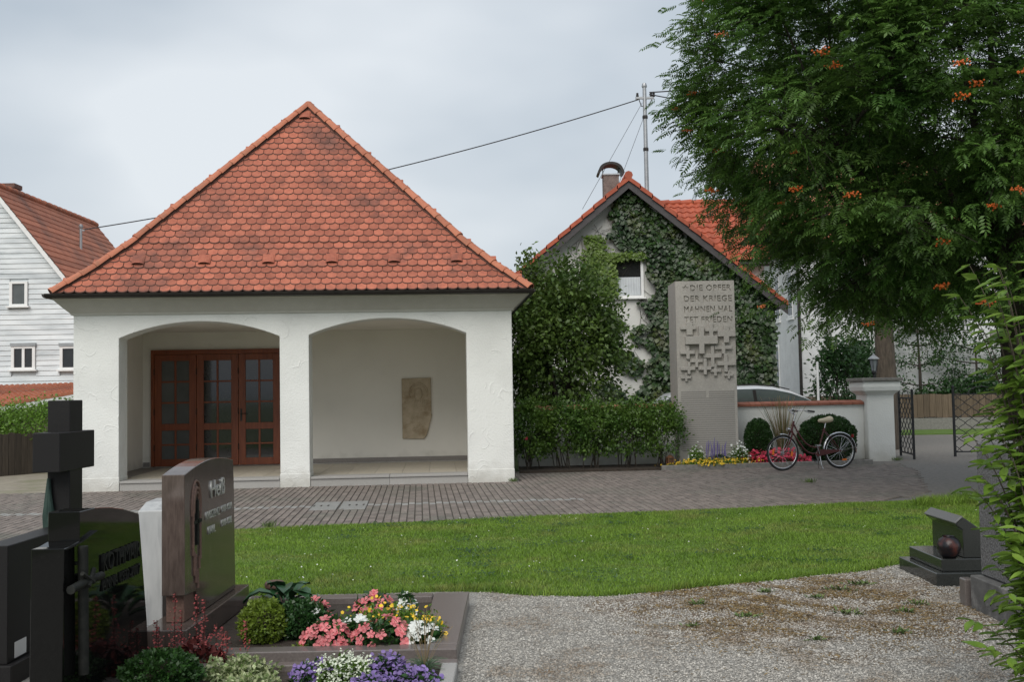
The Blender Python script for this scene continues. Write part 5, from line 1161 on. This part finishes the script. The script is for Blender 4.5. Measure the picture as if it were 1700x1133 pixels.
# ---------------------------------------------------------------- graves, left row
m_blk = M('black_granite', (.004, .004, .004), (.012, .012, .011), scale=220, rough=.05, spec=.32, lo=.45, hi=.75)
m_blkm = M('black_granite_satin', (.008, .0075, .008), (.020, .019, .019), scale=160, rough=.5, spec=.22)
m_brn = M('brown_granite', (.062, .046, .040), (.125, .096, .083), scale=9, stretch=(5, 5, .8), rough=.14, spec=.5, tint=0, c3=(.085, .062, .05), s3=60)
m_brnr = M('brown_granite_sawn', (.10, .055, .04), (.19, .11, .085), scale=70, rough=.6, bump=.15, bscale=120)
m_marb = M('white_marble', (.36, .37, .37), (.52, .53, .53), scale=3, stretch=(3, 3, .6), rough=.45, c3=(.27, .28, .29), s3=2.2)
m_brz = M('bronze', (.010, .011, .010), (.024, .025, .022), scale=30, rough=.65, metal=.0, spec=.2)
m_gcurb = M('grave_border_granite', (.115, .098, .092), (.17, .148, .138), scale=90, rough=.28, spec=.5)
m_patina = M('green_patina', (.025, .05, .042), (.05, .085, .07), scale=20, rough=.6, metal=.4)
m_silver = M('aluminium_letters', (.62, .62, .6), rough=.35, metal=.6)
def profile_stone(name, prof, x0, x1, mat, parent, bevel=.004): return MB().prism([(x0, y, z) for y, z in prof], (x1 - x0, 0, 0)).build(name, mat, parent, bevel=bevel)
# brown stone with relief
HS = empty('brown_headstone', (0, 0, 0), 0, 'polished brown granite headstone with arched top and silver lettering', 'headstone')
top_ = [(6.49 + 1.12 * t_, 1.10 + .085 * math.sin(math.pi * (.12 + .76 * t_)) - .0 + .022 * t_) for t_ in [i / 10 for i in range(11)]]
profile_stone('slab', [(6.49, .375), (6.72, .36), (6.8, .202), (7.66, .202), (7.63, 1.0)] + top_[::-1], -2.225, -2.08, m_brn, HS, .004)
profile_stone('lower_block', [(6.54, .2), (6.79, .2), (6.73, .36), (6.54, .374)], -2.215, -2.1, m_brnr, HS)
MB().box(-2.30, -2.02, 6.33, 7.82, -.04, .199).build('plinth', m_brn, HS, bevel=.006)
re_ = MB()
def arcp(r, z0, a0, a1, zc=.98, yc=6.72, n=12): return [(-2.078, yc + r * .55 * math.cos(R_(a0 + (a1 - a0) * i / n)), zc + r * math.sin(R_(a0 + (a1 - a0) * i / n))) for i in range(n + 1)]
for r_, th in ((.13, .014), (.10, .012), (.175, .009)): re_.tube(arcp(r_, 0, -15, 195, .90), th, 6)
for y, z0, z1 in ((6.645, .60, .89), (6.795, .56, .90), (6.67, .47, .62), (6.77, .50, .58), (6.70, .42, .60), (6.74, .38, .50)): re_.tube([(-2.078, y, z0), (-2.078, y, z1)], .013, 6)
re_.build('relief', m_brnr, HS, smooth=40)
MB().prism([(-2.0795, 6.72 + .055 * math.cos(R_(a)), .86 + .12 * math.sin(R_(a))) for a in range(0, 181, 20)] + [(-2.0795, 6.665, .66), (-2.0795, 6.775, .66)], (.003, 0, 0)).build('niche', m_blkm, HS)
MB().box(-2.076, -2.064, 6.71, 6.735, .66, .95).box(-2.076, -2.064, 6.64, 6.80, .80, .822).build('relief_cross', m_brz, HS)
def letters(tx, size, o, mat, parent, w_=None, ex=.006):
    me = text_mesh(tx, size, ex, mat); xs = [v.co.x for v in me.vertices]; k = (w_ / (max(xs) - min(xs))) if w_ else 1
    return inst('lettering', me, parent, FX(o) @ Matrix.Diagonal((k, 1, 1, 1)))
letters('Heiß', .17, (-2.076, 7.02, .93), m_silver, HS, .33); letters('KRESZENZ', .075, (-2.077, 6.915, .795), m_silver, HS, .33, .003); letters('1909-1991', .07, (-2.077, 7.28, .80), m_silver, HS, .26, .003)
letters('KARL', .075, (-2.077, 6.97, .69), m_silver, HS, .17, .003); letters('1910-1996', .07, (-2.077, 7.28, .70), m_silver, HS, .26, .003)
# its border
GB = empty('grave_border', (0, 0, 0), 0, 'dark granite border of the grave with pink flowers before the brown headstone', 'grave border')
MB().box(-2.01, -.36, 6.16, 6.29, -.05, .10).build('border_slab', m_gcurb, GB, bevel=.006); MB().box(-2.01, -.63, 7.74, 7.87, -.05, .10).build('border_slab', m_gcurb, GB, bevel=.006)
MB().prism([(-.627, 7.87, -.05), (-.36, 7.87, -.05), (-.36, 6.293, -.05), (-.53, 6.293, -.05), (-.60, 6.9, -.05)], (0, 0, .151)).build('border_slab', m_gcurb, GB, bevel=.006)
MB().box(-2.01, -.605, 6.293, 7.737, -.05, .055).build('soil_fill', m_soil, GB)
GB2 = empty('grave_border', (0, 0, 0), 0, 'nearer granite grave border with violet and cream plants', 'grave border')
MB().box(-2.0, -.345, 5.95, 6.03, -.05, .075).build('border_slab', m_gcurb, GB2, bevel=.006); MB().box(-.435, -.345, 4.1, 5.946, -.05, .075).build('border_slab', m_gran, GB2, bevel=.006); MB().box(-2.0, -.438, 4.1, 5.946, -.05, .04).build('soil_fill', m_soil, GB2)
lp2 = MB().lathe([(.055, 0), (.055, .12), (.05, .13), (.072, .15), (.075, .175), (.065, .19), (.05, .195), (.0, .195)], (0, 0, 0), 14); o = lp2.build('grave_lamp', m_brnr, None, smooth=40); o.location = (-1.79, 7.66, .055)
tag(o, 'short brown stone grave lamp at the back corner of the flower grave', 'grave lamp')
# black polished stone with bronze cross
RS = empty('black_headstone', (0, 0, 0), 0, 'glossy black headstone with bronze cross reflecting pink flowers', 'headstone')
arc_ = [(5.21, 1.052), (5.4, 1.05), (5.6, 1.03), (5.8, .998), (6.03, .945)]
profile_stone('slab', [(5.205, -.05), (6.2, -.05), (6.16, .3), (6.08, .7)] + arc_[::-1], -2.36, -2.2, m_blk, RS, .003)
profile_stone('shoulder', [(5.01, -.05), (5.204, -.05), (5.204, .905), (5.10, .893), (5.03, .893)], -2.36, -2.2, m_blk, RS, .003)
sh_ = MB().prism([(-2.199, 5.03, .889), (-2.199, 5.2, .902), (-2.199, 5.39, .935), (-2.199, 5.3, .90)], (.02, 0, 0)); sh_.build('curved_edge', m_blk, RS)
bc = MB(); bc.tube([(-2.165, 5.18, .25), (-2.165, 5.175, .5), (-2.165, 5.165, .885)], .026, 10); bc.tube([(-2.15, 4.99, .70), (-2.145, 5.18, .712), (-2.15, 5.36, .705)], .022, 8); bc.tube([(-2.14, 5.1, .76), (-2.125, 5.2, .70)], .012, 6); bc.tube([(-2.14, 5.24, .76), (-2.125, 5.14, .69)], .012, 6); bc.tube([(-2.2, 5.18, .35), (-2.165, 5.18, .35)], .01, 6); bc.tube([(-2.2, 5.17, .8), (-2.165, 5.17, .8)], .01, 6)
bc.build('bronze_cross', m_brz, RS, smooth=50)
letters('KOTHMAIR', .135, (-2.198, 5.475, .70), m_brz, RS, .54, .012); letters('ANNA 1932-2007', .085, (-2.198, 5.48, .60), m_brz, RS, .55, .008)
# black stone further left, with a paper notice
BS = empty('black_headstone', (0, 0, 0), 0, 'plain satin black headstone at the left frame edge with a white notice', 'headstone')
MB().box(-3.06, -2.9, 5.90, 6.8, .12, .79).build('slab', m_blkm, BS, bevel=.004); MB().box(-3.12, -2.86, 5.86, 6.86, -.05, .119).build('plinth', m_blkm, BS, bevel=.004)
MB().box(-2.899, -2.897, 5.98, 6.12, .135, .225).build('notice', m_trim, BS)
# granite cross
GC = empty('granite_cross', (-2.95, 6.93, 0), 0, 'heavy dark granite cross standing behind the black headstones', 'grave cross')
MB().box(-.15, 0, -.10, .10, .2, 1.615).build('upright', m_blkm, GC, bevel=.004); MB().box(-.165, .012, -.28, .27, 1.15, 1.405).build('arm', m_blkm, GC, bevel=.004)
MB().box(-.2, .05, -.3, .3, -.05, .199).build('plinth', m_blkm, GC, bevel=.006)
vn = MB()
for k in range(5): vn.tube([(-.10 - .012 * k, -.105, .35 + .08 * k), (-.12 + .02 * math.sin(k), -.135, .7 + .04 * k), (-.13, -.12, 1.0 + .025 * k)], [.022, .03, .012], 6)
vn.build('bronze_branch', m_patina, GC, smooth=60)
# white marble stone
WM = empty('marble_headstone', (0, 0, 0), 0, 'narrow white marble headstone between the black and the brown stone', 'headstone')
profile_stone('slab', [(6.75, .135), (7.25, .135), (7.25, .86), (7.1, .93), (6.9, .925), (6.75, .88)], -2.47, -2.31, m_marb, WM); MB().box(-2.5, -2.3, 6.72, 7.3, -.05, .134).build('plinth', m_marb, WM, bevel=.005)

# ---------------------------------------------------------------- plants on the graves
def blossom_mesh(r, nm, mat, petals=5):
    mb = MB()
    for k in range(petals):
        a = 2 * math.pi * k / petals; d = .55
        pts = [(0, 0, 0), (r * .75 * math.cos(a - d), r * .75 * math.sin(a - d), r * .18), (r * 1.05 * math.cos(a - .2), r * 1.05 * math.sin(a - .2), r * .22), (r * 1.05 * math.cos(a + .2), r * 1.05 * math.sin(a + .2), r * .18), (r * .75 * math.cos(a + d), r * .75 * math.sin(a + d), r * .1)]
        mb.add(pts, [(0, 1, 2, 3, 4)])
    return mb.mesh(nm, mat)
bl_p, bl_w = blossom_mesh(.031, 'blossom', m_pink), blossom_mesh(.029, 'blossom', m_whitef)
def impatiens(x, y, Rr, h, nb_, me, label, seed, group='busy lizzies on the flower grave'):
    g = np.random.default_rng(seed); t_ = empty('busy_lizzie', (x, y, .055), 0, label, 'flowers', group); P = rand_dirs(330, g) * g.uniform(.5, 1, (330, 1)) * np.array([Rr, Rr * .85, h]); P[:, 2] = abs(P[:, 2]); leaves('foliage', P, m_dgreen, t_, (.04, .07), .5, unit(P), g=g)
    for k in range(int(nb_ * 1.5)):
        d = rand_dirs(1, g)[0]; d[2] = abs(d[2]) * .9 + .1; d[1] = -abs(d[1]) if g.random() < .65 else d[1]; d /= np.linalg.norm(d); p = d * np.array([Rr, Rr * .85, h]) * 1.06; n_ = Vector((d[0], d[1] - .35, d[2] + .4)).normalized()
        inst('blossom', me, t_, Matrix.Translation(p) @ n_.to_track_quat('Z', 'Y').to_matrix().to_4x4() @ Matrix.Rotation(g.uniform(0, 6), 4, 'Z') @ Matrix.Scale(g.uniform(.8, 1.2), 4))
impatiens(-1.18, 6.42, .15, 0.17, 19, bl_p, 'salmon pink busy lizzie at the front left of the flower grave', 1); impatiens(-.83, 6.40, .18, 0.18, 24, bl_p, 'large salmon pink busy lizzie in the middle front of the grave', 2)
impatiens(-1.36, 7.0, .10, 0.18, 9, bl_p, 'small salmon pink busy lizzie at the back left', 3); impatiens(-.98, 7.1, .14, 0.20, 18, bl_p, 'salmon pink busy lizzie at the back right near the border', 4)
impatiens(-1.02, 6.5, .11, 0.17, 11, bl_w, 'white busy lizzie between two pink ones', 5); impatiens(-.60, 6.42, .13, 0.14, 20, bl_w, 'white busy lizzie at the front right corner of the grave', 6); impatiens(-1.26, 6.66, .08, 0.18, 7, bl_w, 'small white busy lizzie behind the front pink one', 7); impatiens(-.76, 7.12, .07, 0.18, 7, bl_w, 'small white busy lizzie at the back near the slab', 8)
flower_patch('yellow_flowers', (-.85, 6.78, .055), 'airy yellow flowers in the middle of the flower grave', 'flowers', (.42, .22), .2, 1500, 170, .013, m_fresh, m_yel, 91, (.018, .035)); flower_patch('yellow_flowers', (-.60, 6.62, .055), 'yellow flowers trailing over the right border slab', 'flowers', (.17, .22), .15, 700, 70, .013, m_fresh, m_yel, 92, (.018, .035))
clipped('golden_bush', (-1.62, 6.62, .04), 'small golden green rounded shrub on the flower grave', (.145, .14), .27, 4200, m_gold, 'shrub', 93, (.016, .034), .12); clipped('dwarf_conifer', (-1.40, 6.72, .04), 'dark green dwarf shrub beside the golden one', (.15, .14), .24, 3800, m_dgreen, 'shrub', 94, (.018, .04), .14)
flower_patch('ground_cover', (-1.22, 6.34, .05), 'low bright green ground cover along the front border', 'plant', (.36, .06), .05, 700, 2, .004, m_gold, m_whitef, 95, (.015, .03))
bg_ = empty('bergenia', (-1.62, 7.25, .055), 0, 'large leaved dark green plant beside the stone grave lamp', 'plant'); g = np.random.default_rng(96)
bl = MB(); prf_ = [(0, .012), (.2, .3), (.5, .5), (.8, .36), (1, .0)]
for s_ in (-1, 0, 1):
    for t_, w_ in prf_: bl.v.append((s_ * w_ * .12, t_ * .2, .02 * abs(s_) + .06 * math.sin(t_ * 2.6) - .05 * t_ * t_))
for i in range(2):
    for j in range(4): bl.f.append((i * 5 + j, i * 5 + j + 1, i * 5 + 6 + j, i * 5 + 5 + j))
bme = bl.mesh('leaf', m_glossy, smooth=1)
for k in range(26):
    a = g.uniform(0, 6.28); h = g.uniform(.03, .2); inst('leaf', bme, bg_, Matrix.Translation((math.cos(a) * .06, math.sin(a) * .06, h)) @ Matrix.Rotation(a - math.pi / 2, 4, 'Z') @ Matrix.Rotation(g.uniform(-.1, .7), 4, 'X') @ Matrix.Scale(g.uniform(.7, 1.15), 4))
# nearer bed
def puff(name, x, y, Rr, h, label, flm, n, r_, seed, leafm=None, cat='flowers'): return flower_patch(name, (x, y, .04), label, cat, Rr, h, 500, n, r_, leafm or m_dgreen, flm, seed, (.03, .05), petals=6)
puff('ageratum', -1.12, 5.72, (.14, .1), .1, 'violet ageratum at the left of the nearer grave', m_pur, 420, .012, 101); puff('ageratum', -.72, 5.74, (.14, .1), .13, 'violet ageratum right of the cream filler plant', m_pur, 420, .012, 102); puff('ageratum', -.55, 5.55, (.14, .1), .10, 'violet ageratum near the right border at the picture bottom', m_pur, 420, .012, 103); puff('ageratum', -.78, 5.5, (.13, .1), .08, 'violet ageratum lowest in the picture', m_pur, 380, .012, 104)
puff('euphorbia', -.95, 5.68, (.2, .15), .15, 'airy cream white filler plant between the violet ageratums', m_wsp, 1500, .006, 105, m_fresh)
clipped('box_bush', (-1.93, 5.62, .02), 'round green box bush before the black headstone', (.2, .18), .22, 5200, m_box, 'box bush', 106, (.018, .036), .13)
fs = empty('blue_fescue', (-.52, 5.82, .04), 0, 'tuft of thin blue green grass with long stalks near the border corner', 'grass'); mb = MB(); ms_ = MB(); g = np.random.default_rng(107)
for k in range(130):
    a = g.uniform(0, 6.28); r_ = g.uniform(.03, .13); h = g.uniform(.05, .13); mb.tube(bez((0, 0, 0), (math.cos(a) * r_ * .4, math.sin(a) * r_ * .4, h), (math.cos(a) * r_, math.sin(a) * r_, h * .75), 3), [.0022, .002, .0016, .001], 3)
for k in range(18):
    a = g.uniform(0, 6.28); r_ = g.uniform(.03, .2); h = g.uniform(.25, .42); ms_.tube(bez((0, 0, 0), (math.cos(a) * r_ * .3, math.sin(a) * r_ * .3, h * .6), (math.cos(a) * r_, math.sin(a) * r_, h), 4), .0016, 3)
m_fes = M('fescue', (.06, .11, .06), (.11, .17, .10), scale=10, rough=.6); mb.build('blades', m_fes, fs)['kind'] = 'stuff'; ms_.build('stalks', m_straw, fs)['kind'] = 'stuff'
hp = empty('heuchera', (-1.93, 6.15, .0), 0, 'dark red plant with upright red flower spikes before the brown headstone', 'plant'); g = np.random.default_rng(108)
P = rand_dirs(420, g) * np.array([.2, .12, .16]); P[:, 2] = abs(P[:, 2]); leaves('foliage', P, m_burg, hp, (.04, .07), .8, None, g=g)
for k in range(11):
    x, y = g.uniform(-.22, .34), g.uniform(-.06, .08); h = g.uniform(.22, .5); st_ = MB().tube([(x, y, .05), (x + .01, y, h)], .0025, 4).build('flower_stalk', m_burg, hp)
    n = 60; z = g.uniform(.3 * h, h, n); w_ = .045 * (1.05 - (z - .3 * h) / (.75 * h)); F = np.stack([x + g.normal(size=n) * w_ * .6, y + g.normal(size=n) * w_ * .6, z], 1); tiny_flowers(F, .0065, m_heu, 'blossoms', st_, g, 4)
flower_patch('variegated_plant', (-1.58, 5.85, .03), 'cream and green variegated foliage plant between the two borders', 'plant', (.26, .14), .13, 900, 2, .003, m_var, m_wsp, 109, (.025, .05))
flower_patch('variegated_plant', (-1.45, 5.62, .03), 'nearer cream edged foliage at the bottom of the picture', 'plant', (.2, .12), .08, 500, 2, .003, m_var, m_wsp, 110, (.025, .05))

# ---------------------------------------------------------------- graves, right side
DG = M('dark_green_granite', (.018, .020, .019), (.045, .048, .045), scale=130, rough=.16, spec=.5); DGm = M('dark_granite_matt', (.10, .10, .098), (.16, .16, .157), scale=130, rough=.45)
DS = empty('desk_headstone', (3.36, 8.27, 0), R_(-1), 'dark polished granite desk-shaped gravestone on a stepped base', 'headstone')
MB().box(0, .72, 0, .84, -.04, .105).build('lower_step', DG, DS, bevel=.006); MB().box(.07, .72, .07, .78, .106, .205).build('upper_step', DG, DS, bevel=.006)
MB().prism([(.27, .12, .206), (.56, .12, .206), (.56, .12, .33), (.28, .12, .53), (.215, .12, .475), (.27, .12, .43)], (0, .64, 0)).build('panel', DG, DS, bevel=.004)
MB().prism([(.212, .115, .478), (.277, .115, .533), (.268, .115, .545), (.202, .115, .49)], (0, .65, 0)).build('sloping_top', DGm, DS, bevel=.004)
m_vase = M('lustre_glaze', (.010, .009, .012), (.10, .028, .02), scale=9, rough=.3, spec=.4, lo=.52, hi=.72)
vs = MB().lathe([(.045, 0), (.075, .03), (.092, .08), (.092, .11), (.075, .15), (.045, .172), (.048, .178), (.035, .17), (.03, .12)], (0, 0, 0), 22); o = vs.build('vase', m_vase, None, smooth=60); o.location = (3.52, 8.40, .205)
tag(o, 'dark round vase with orange lustre spots standing on the granite step', 'vase')
m_rough = M('rough_granite', (.10, .098, .098), (.25, .245, .243), scale=75, rough=.9, bump=1.0, bscale=70, lo=.4, hi=.62)
m_conc = M('stained_plinth', (.085, .083, .08), (.16, .155, .148), scale=10, rough=.85, bump=.3, c3=(.26, .25, .235), s3=5)
GS_ = empty('rough_headstone', (0, 0, 0), 0, 'tall rough grey granite headstone on a stained plinth at right', 'headstone')
MB().box(3.27, 3.75, 6.35, 7.46, -.05, .24).build('plinth', m_conc, GS_, bevel=.008); MB().box(3.335, 3.6, 6.5, 7.43, .241, 1.2).build('slab', m_rough, GS_, bevel=.015)
o = MB().box(3.25, 3.32, 7.5, 7.6, -.05, .2).build('stone_post', m_gcurb, None, bevel=.008); tag(o, 'small stone border post at the corner of the rough headstone plinth', 'post')
flower_patch('red_flowers', (3.98, 8.55, .05), 'bright red flowers peeping out behind the dark desk gravestone', 'flowers', (.16, .16), .55, 420, 60, .03, m_dgreen, m_pink2, 115, (.04, .07))
o = blades('long_grass', [(5.2, 13.5), (7.5, 13.9), (7.7, 14.75), (5.6, 14.25)], 9000, h=(.05, .15), wd=.005)
tag(o, 'taller uncut grass at the far right edge of the lawn', 'grass')
# weeds and dry moss on the gravel
m_weed = M('weed_leaf', (.055, .11, .02), (.13, .18, .05), scale=9, rough=.7, tint=.4)
g = np.random.default_rng(120); n = 42000; a = g.uniform(0, 6.28, n); x = 2.05 + g.normal(size=n) * .85; y = 7.75 + g.normal(size=n) * .7; pt = np.sin(x * 5.1 + 1.3 * np.sin(y * 4)) + np.sin(y * 10.3 + x * 4.4 + 2 * np.sin(x * 3.1)) + .6 * np.sin(x * 13 + 3 * np.sin(y * 9)); s_ = (pt + g.normal(size=n) * .5 > -.05) & in_poly(x, y, [(.6, 5.8), (4, 5.8), (3.3, 9.3), (2.2, 8.9), (1.0, 8.4)]); x, y, a = x[s_], y[s_], a[s_]; n = len(x)
V = leaf_quads(np.stack([x, y, np.full(n, .004)], 1), np.stack([np.cos(a), np.sin(a), g.uniform(0, .35, n)], 1), np.stack([g.normal(size=n) * .3, g.normal(size=n) * .3, np.ones(n)], 1), g.uniform(.02, .06, n), g.uniform(.003, .007, n)); m_dry = M('dry_moss', (.15, .09, .035), (.27, .19, .075), scale=9, rough=.9, tint=.4)
tag(inst('dry_moss', np_mesh('dry_moss', V, 4, m_dry, g.random(n))), 'brown dried moss and stems spread over the gravel', 'moss', kind='stuff')
for i, (x, y, r_) in enumerate([(1.35, 7.75, .07), (1.62, 7.3, .09), (2.55, 8.2, .11), (2.78, 8.4, .09), (2.28, 7.9, .06), (2.35, 7.35, .09), (2.75, 7.35, .06), (1.9, 6.6, .05), (2.5, 6.75, .08), (1.95, 8.15, .07), (2.95, 7.6, .06), (1.2, 7.05, .05)]):
    g = np.random.default_rng(130 + i); n = int(650 * r_); P = g.normal(size=(n, 3)) * np.array([r_ * .45, r_ * .35, 0]); P[:, 2] = .004; D = np.concatenate([P[:, :2] * 6 + g.normal(size=(n, 2)) * .3, np.full((n, 1), .3)], 1); Ln = g.uniform(.02, .055, n)
    wo = inst('weed', np_mesh('weed', leaf_quads(P, D, np.stack([g.normal(size=n) * .3, g.normal(size=n) * .3, np.ones(n)], 1), Ln, Ln * .28), 4, m_weed, g.random(n))); wo.location = (x, y, 0)
    tag(wo, 'small green weed tuft growing in the gravel', 'weed', 'weeds in the gravel')

for i, (x, y, r_, lb) in enumerate([(-3.05, 12.75, .09, 'grass tuft in the paving joints beyond the brown headstone'), (4.95, 17.3, .09, 'small green tuft in the paving seam in front of the bicycle'), (-.02, 18.5, .06, 'thin weed at the foot of the right chapel pillar'), (8.2, 22.0, .1, 'grass tuft at the foot of the gate pillar')]):
    g = np.random.default_rng(170 + i); n = 90; P = g.normal(size=(n, 3)) * np.array([r_ * .5, r_ * .5, 0]); D = np.concatenate([g.normal(size=(n, 2)) * .5, np.ones((n, 1))], 1); Ln = g.uniform(.04, .11, n)
    wo = inst('joint_weed', np_mesh('joint_weed', leaf_quads(P, D, rand_dirs(n, g), Ln, Ln * .12), 4, m_weed, g.random(n))); wo.location = (x, y, -.005); tag(wo, lb, 'weed', 'weeds in the paving')
n = 2600; g = np.random.default_rng(180); cx = g.uniform(-2, 6, 60); cy = g.uniform(8.6, 13.6, 60); k = g.integers(0, 60, n); x = cx[k] + g.normal(size=n) * .11; y = cy[k] + g.normal(size=n) * .08; s_ = in_poly(x, y, LAWN); x, y = x[s_], y[s_]; n = len(x)
V = leaf_quads(np.stack([x, y, np.full(n, .034)], 1), np.concatenate([g.normal(size=(n, 2)), np.full((n, 1), .15)], 1), np.stack([g.normal(size=n) * .3, g.normal(size=n) * .3 - .3, np.ones(n)], 1), g.uniform(.018, .034, n), g.uniform(.012, .022, n))
tag(inst('clover', np_mesh('clover', V, 4, m_dgreen, g.random(n))), 'darker clover patches in the lawn', 'clover', kind='stuff')

# ---------------------------------------------------------------- shrub at the right frame edge
def edge_shrub():
    g = np.random.default_rng(140); t_ = empty('weigela_shrub', (2.48, 4.75, 0), 0, 'bright green pointed-leaf shrub cut by the right picture edge', 'shrub')
    lm = []
    for q in (.85, 1.05, 1.25):
        mb = MB(); prf_ = [(0, .02), (.22, .42), (.45, .5), (.75, .28), (1, 0)]
        for s_ in (-1, 0, 1):
            for u_, w_ in prf_: mb.v.append((s_ * w_ * .034 * q, u_ * .092 * q, .007 * abs(s_) - .018 * u_ * u_))
        for i in range(2):
            for j in range(4): mb.f.append((i * 5 + j, i * 5 + j + 1, i * 5 + 6 + j, i * 5 + 5 + j))
        lm.append(mb.mesh('leaf', m_shrub, smooth=1, tint=g.uniform(.3, .9)))
    st_ = MB(); L_ = []
    for k in range(185):
        a = g.uniform(0, 6.28); h = g.uniform(.35, 2.2); r_ = g.uniform(.1, .38); e = Vector((math.cos(a) * r_, math.sin(a) * r_ * .8, h)); b_ = Vector((math.cos(a) * .06, math.sin(a) * .06, 0))
        pts = bez(b_, (e.x * .25, e.y * .25, h * .8), e, 14); st_.tube(pts, [.007 - .0004 * i for i in range(15)], 4, caps=False)
        for i in range(4, 15):
            for s_ in (-1, 1):
                p = pts[i]; d = Vector((math.cos(a + s_ * g.uniform(.5, 1.3)), math.sin(a + s_ * g.uniform(.5, 1.3)), g.uniform(-.35, .35))).normalized(); L_.append((p, d, g.integers(0, 3))) if g.random() < .8 else None
    st_.build('stems', m_bark, t_)['kind'] = 'stuff'
    def m4(p, d):
        y = d; z = Vector((g.normal() * .35, g.normal() * .35, 1)).normalized(); x = y.cross(z).normalized(); return frame(p, x, y, x.cross(y))
    L_.sort(key=lambda q: q[0].x + q[0].y * .9); V = []; F = []
    for i, (p, d, k) in enumerate(L_):
        if i < 300: inst('leaf', lm[k], t_, m4(p, d))
        else:
            M_ = m4(p, d); b0 = len(V); V += [tuple(M_ @ v.co) for v in lm[k].vertices]; F += [tuple(b0 + j for j in pl.vertices) for pl in lm[k].polygons]
    me = bpy.data.meshes.new('inner_foliage'); me.from_pydata(V, [], F); me.update(); me.materials.append(m_shrub); me.polygons.foreach_set('use_smooth', [True] * len(me.polygons)); at = me.attributes.new('tint', 'FLOAT', 'POINT'); at.data.foreach_set('value', g.random(len(me.vertices))); inst('inner_foliage', me, t_)['kind'] = 'stuff'
    wb = blossom_mesh(.018, 'blossom', m_whitef)
    for k in range(14): inst('blossom', wb, t_, Matrix.Translation((g.uniform(-.22, .0), g.uniform(-.42, -.25), g.uniform(.9, 1.55))) @ Vector((-.4, -1, .3)).to_track_quat('Z', 'Y').to_matrix().to_4x4())
edge_shrub()
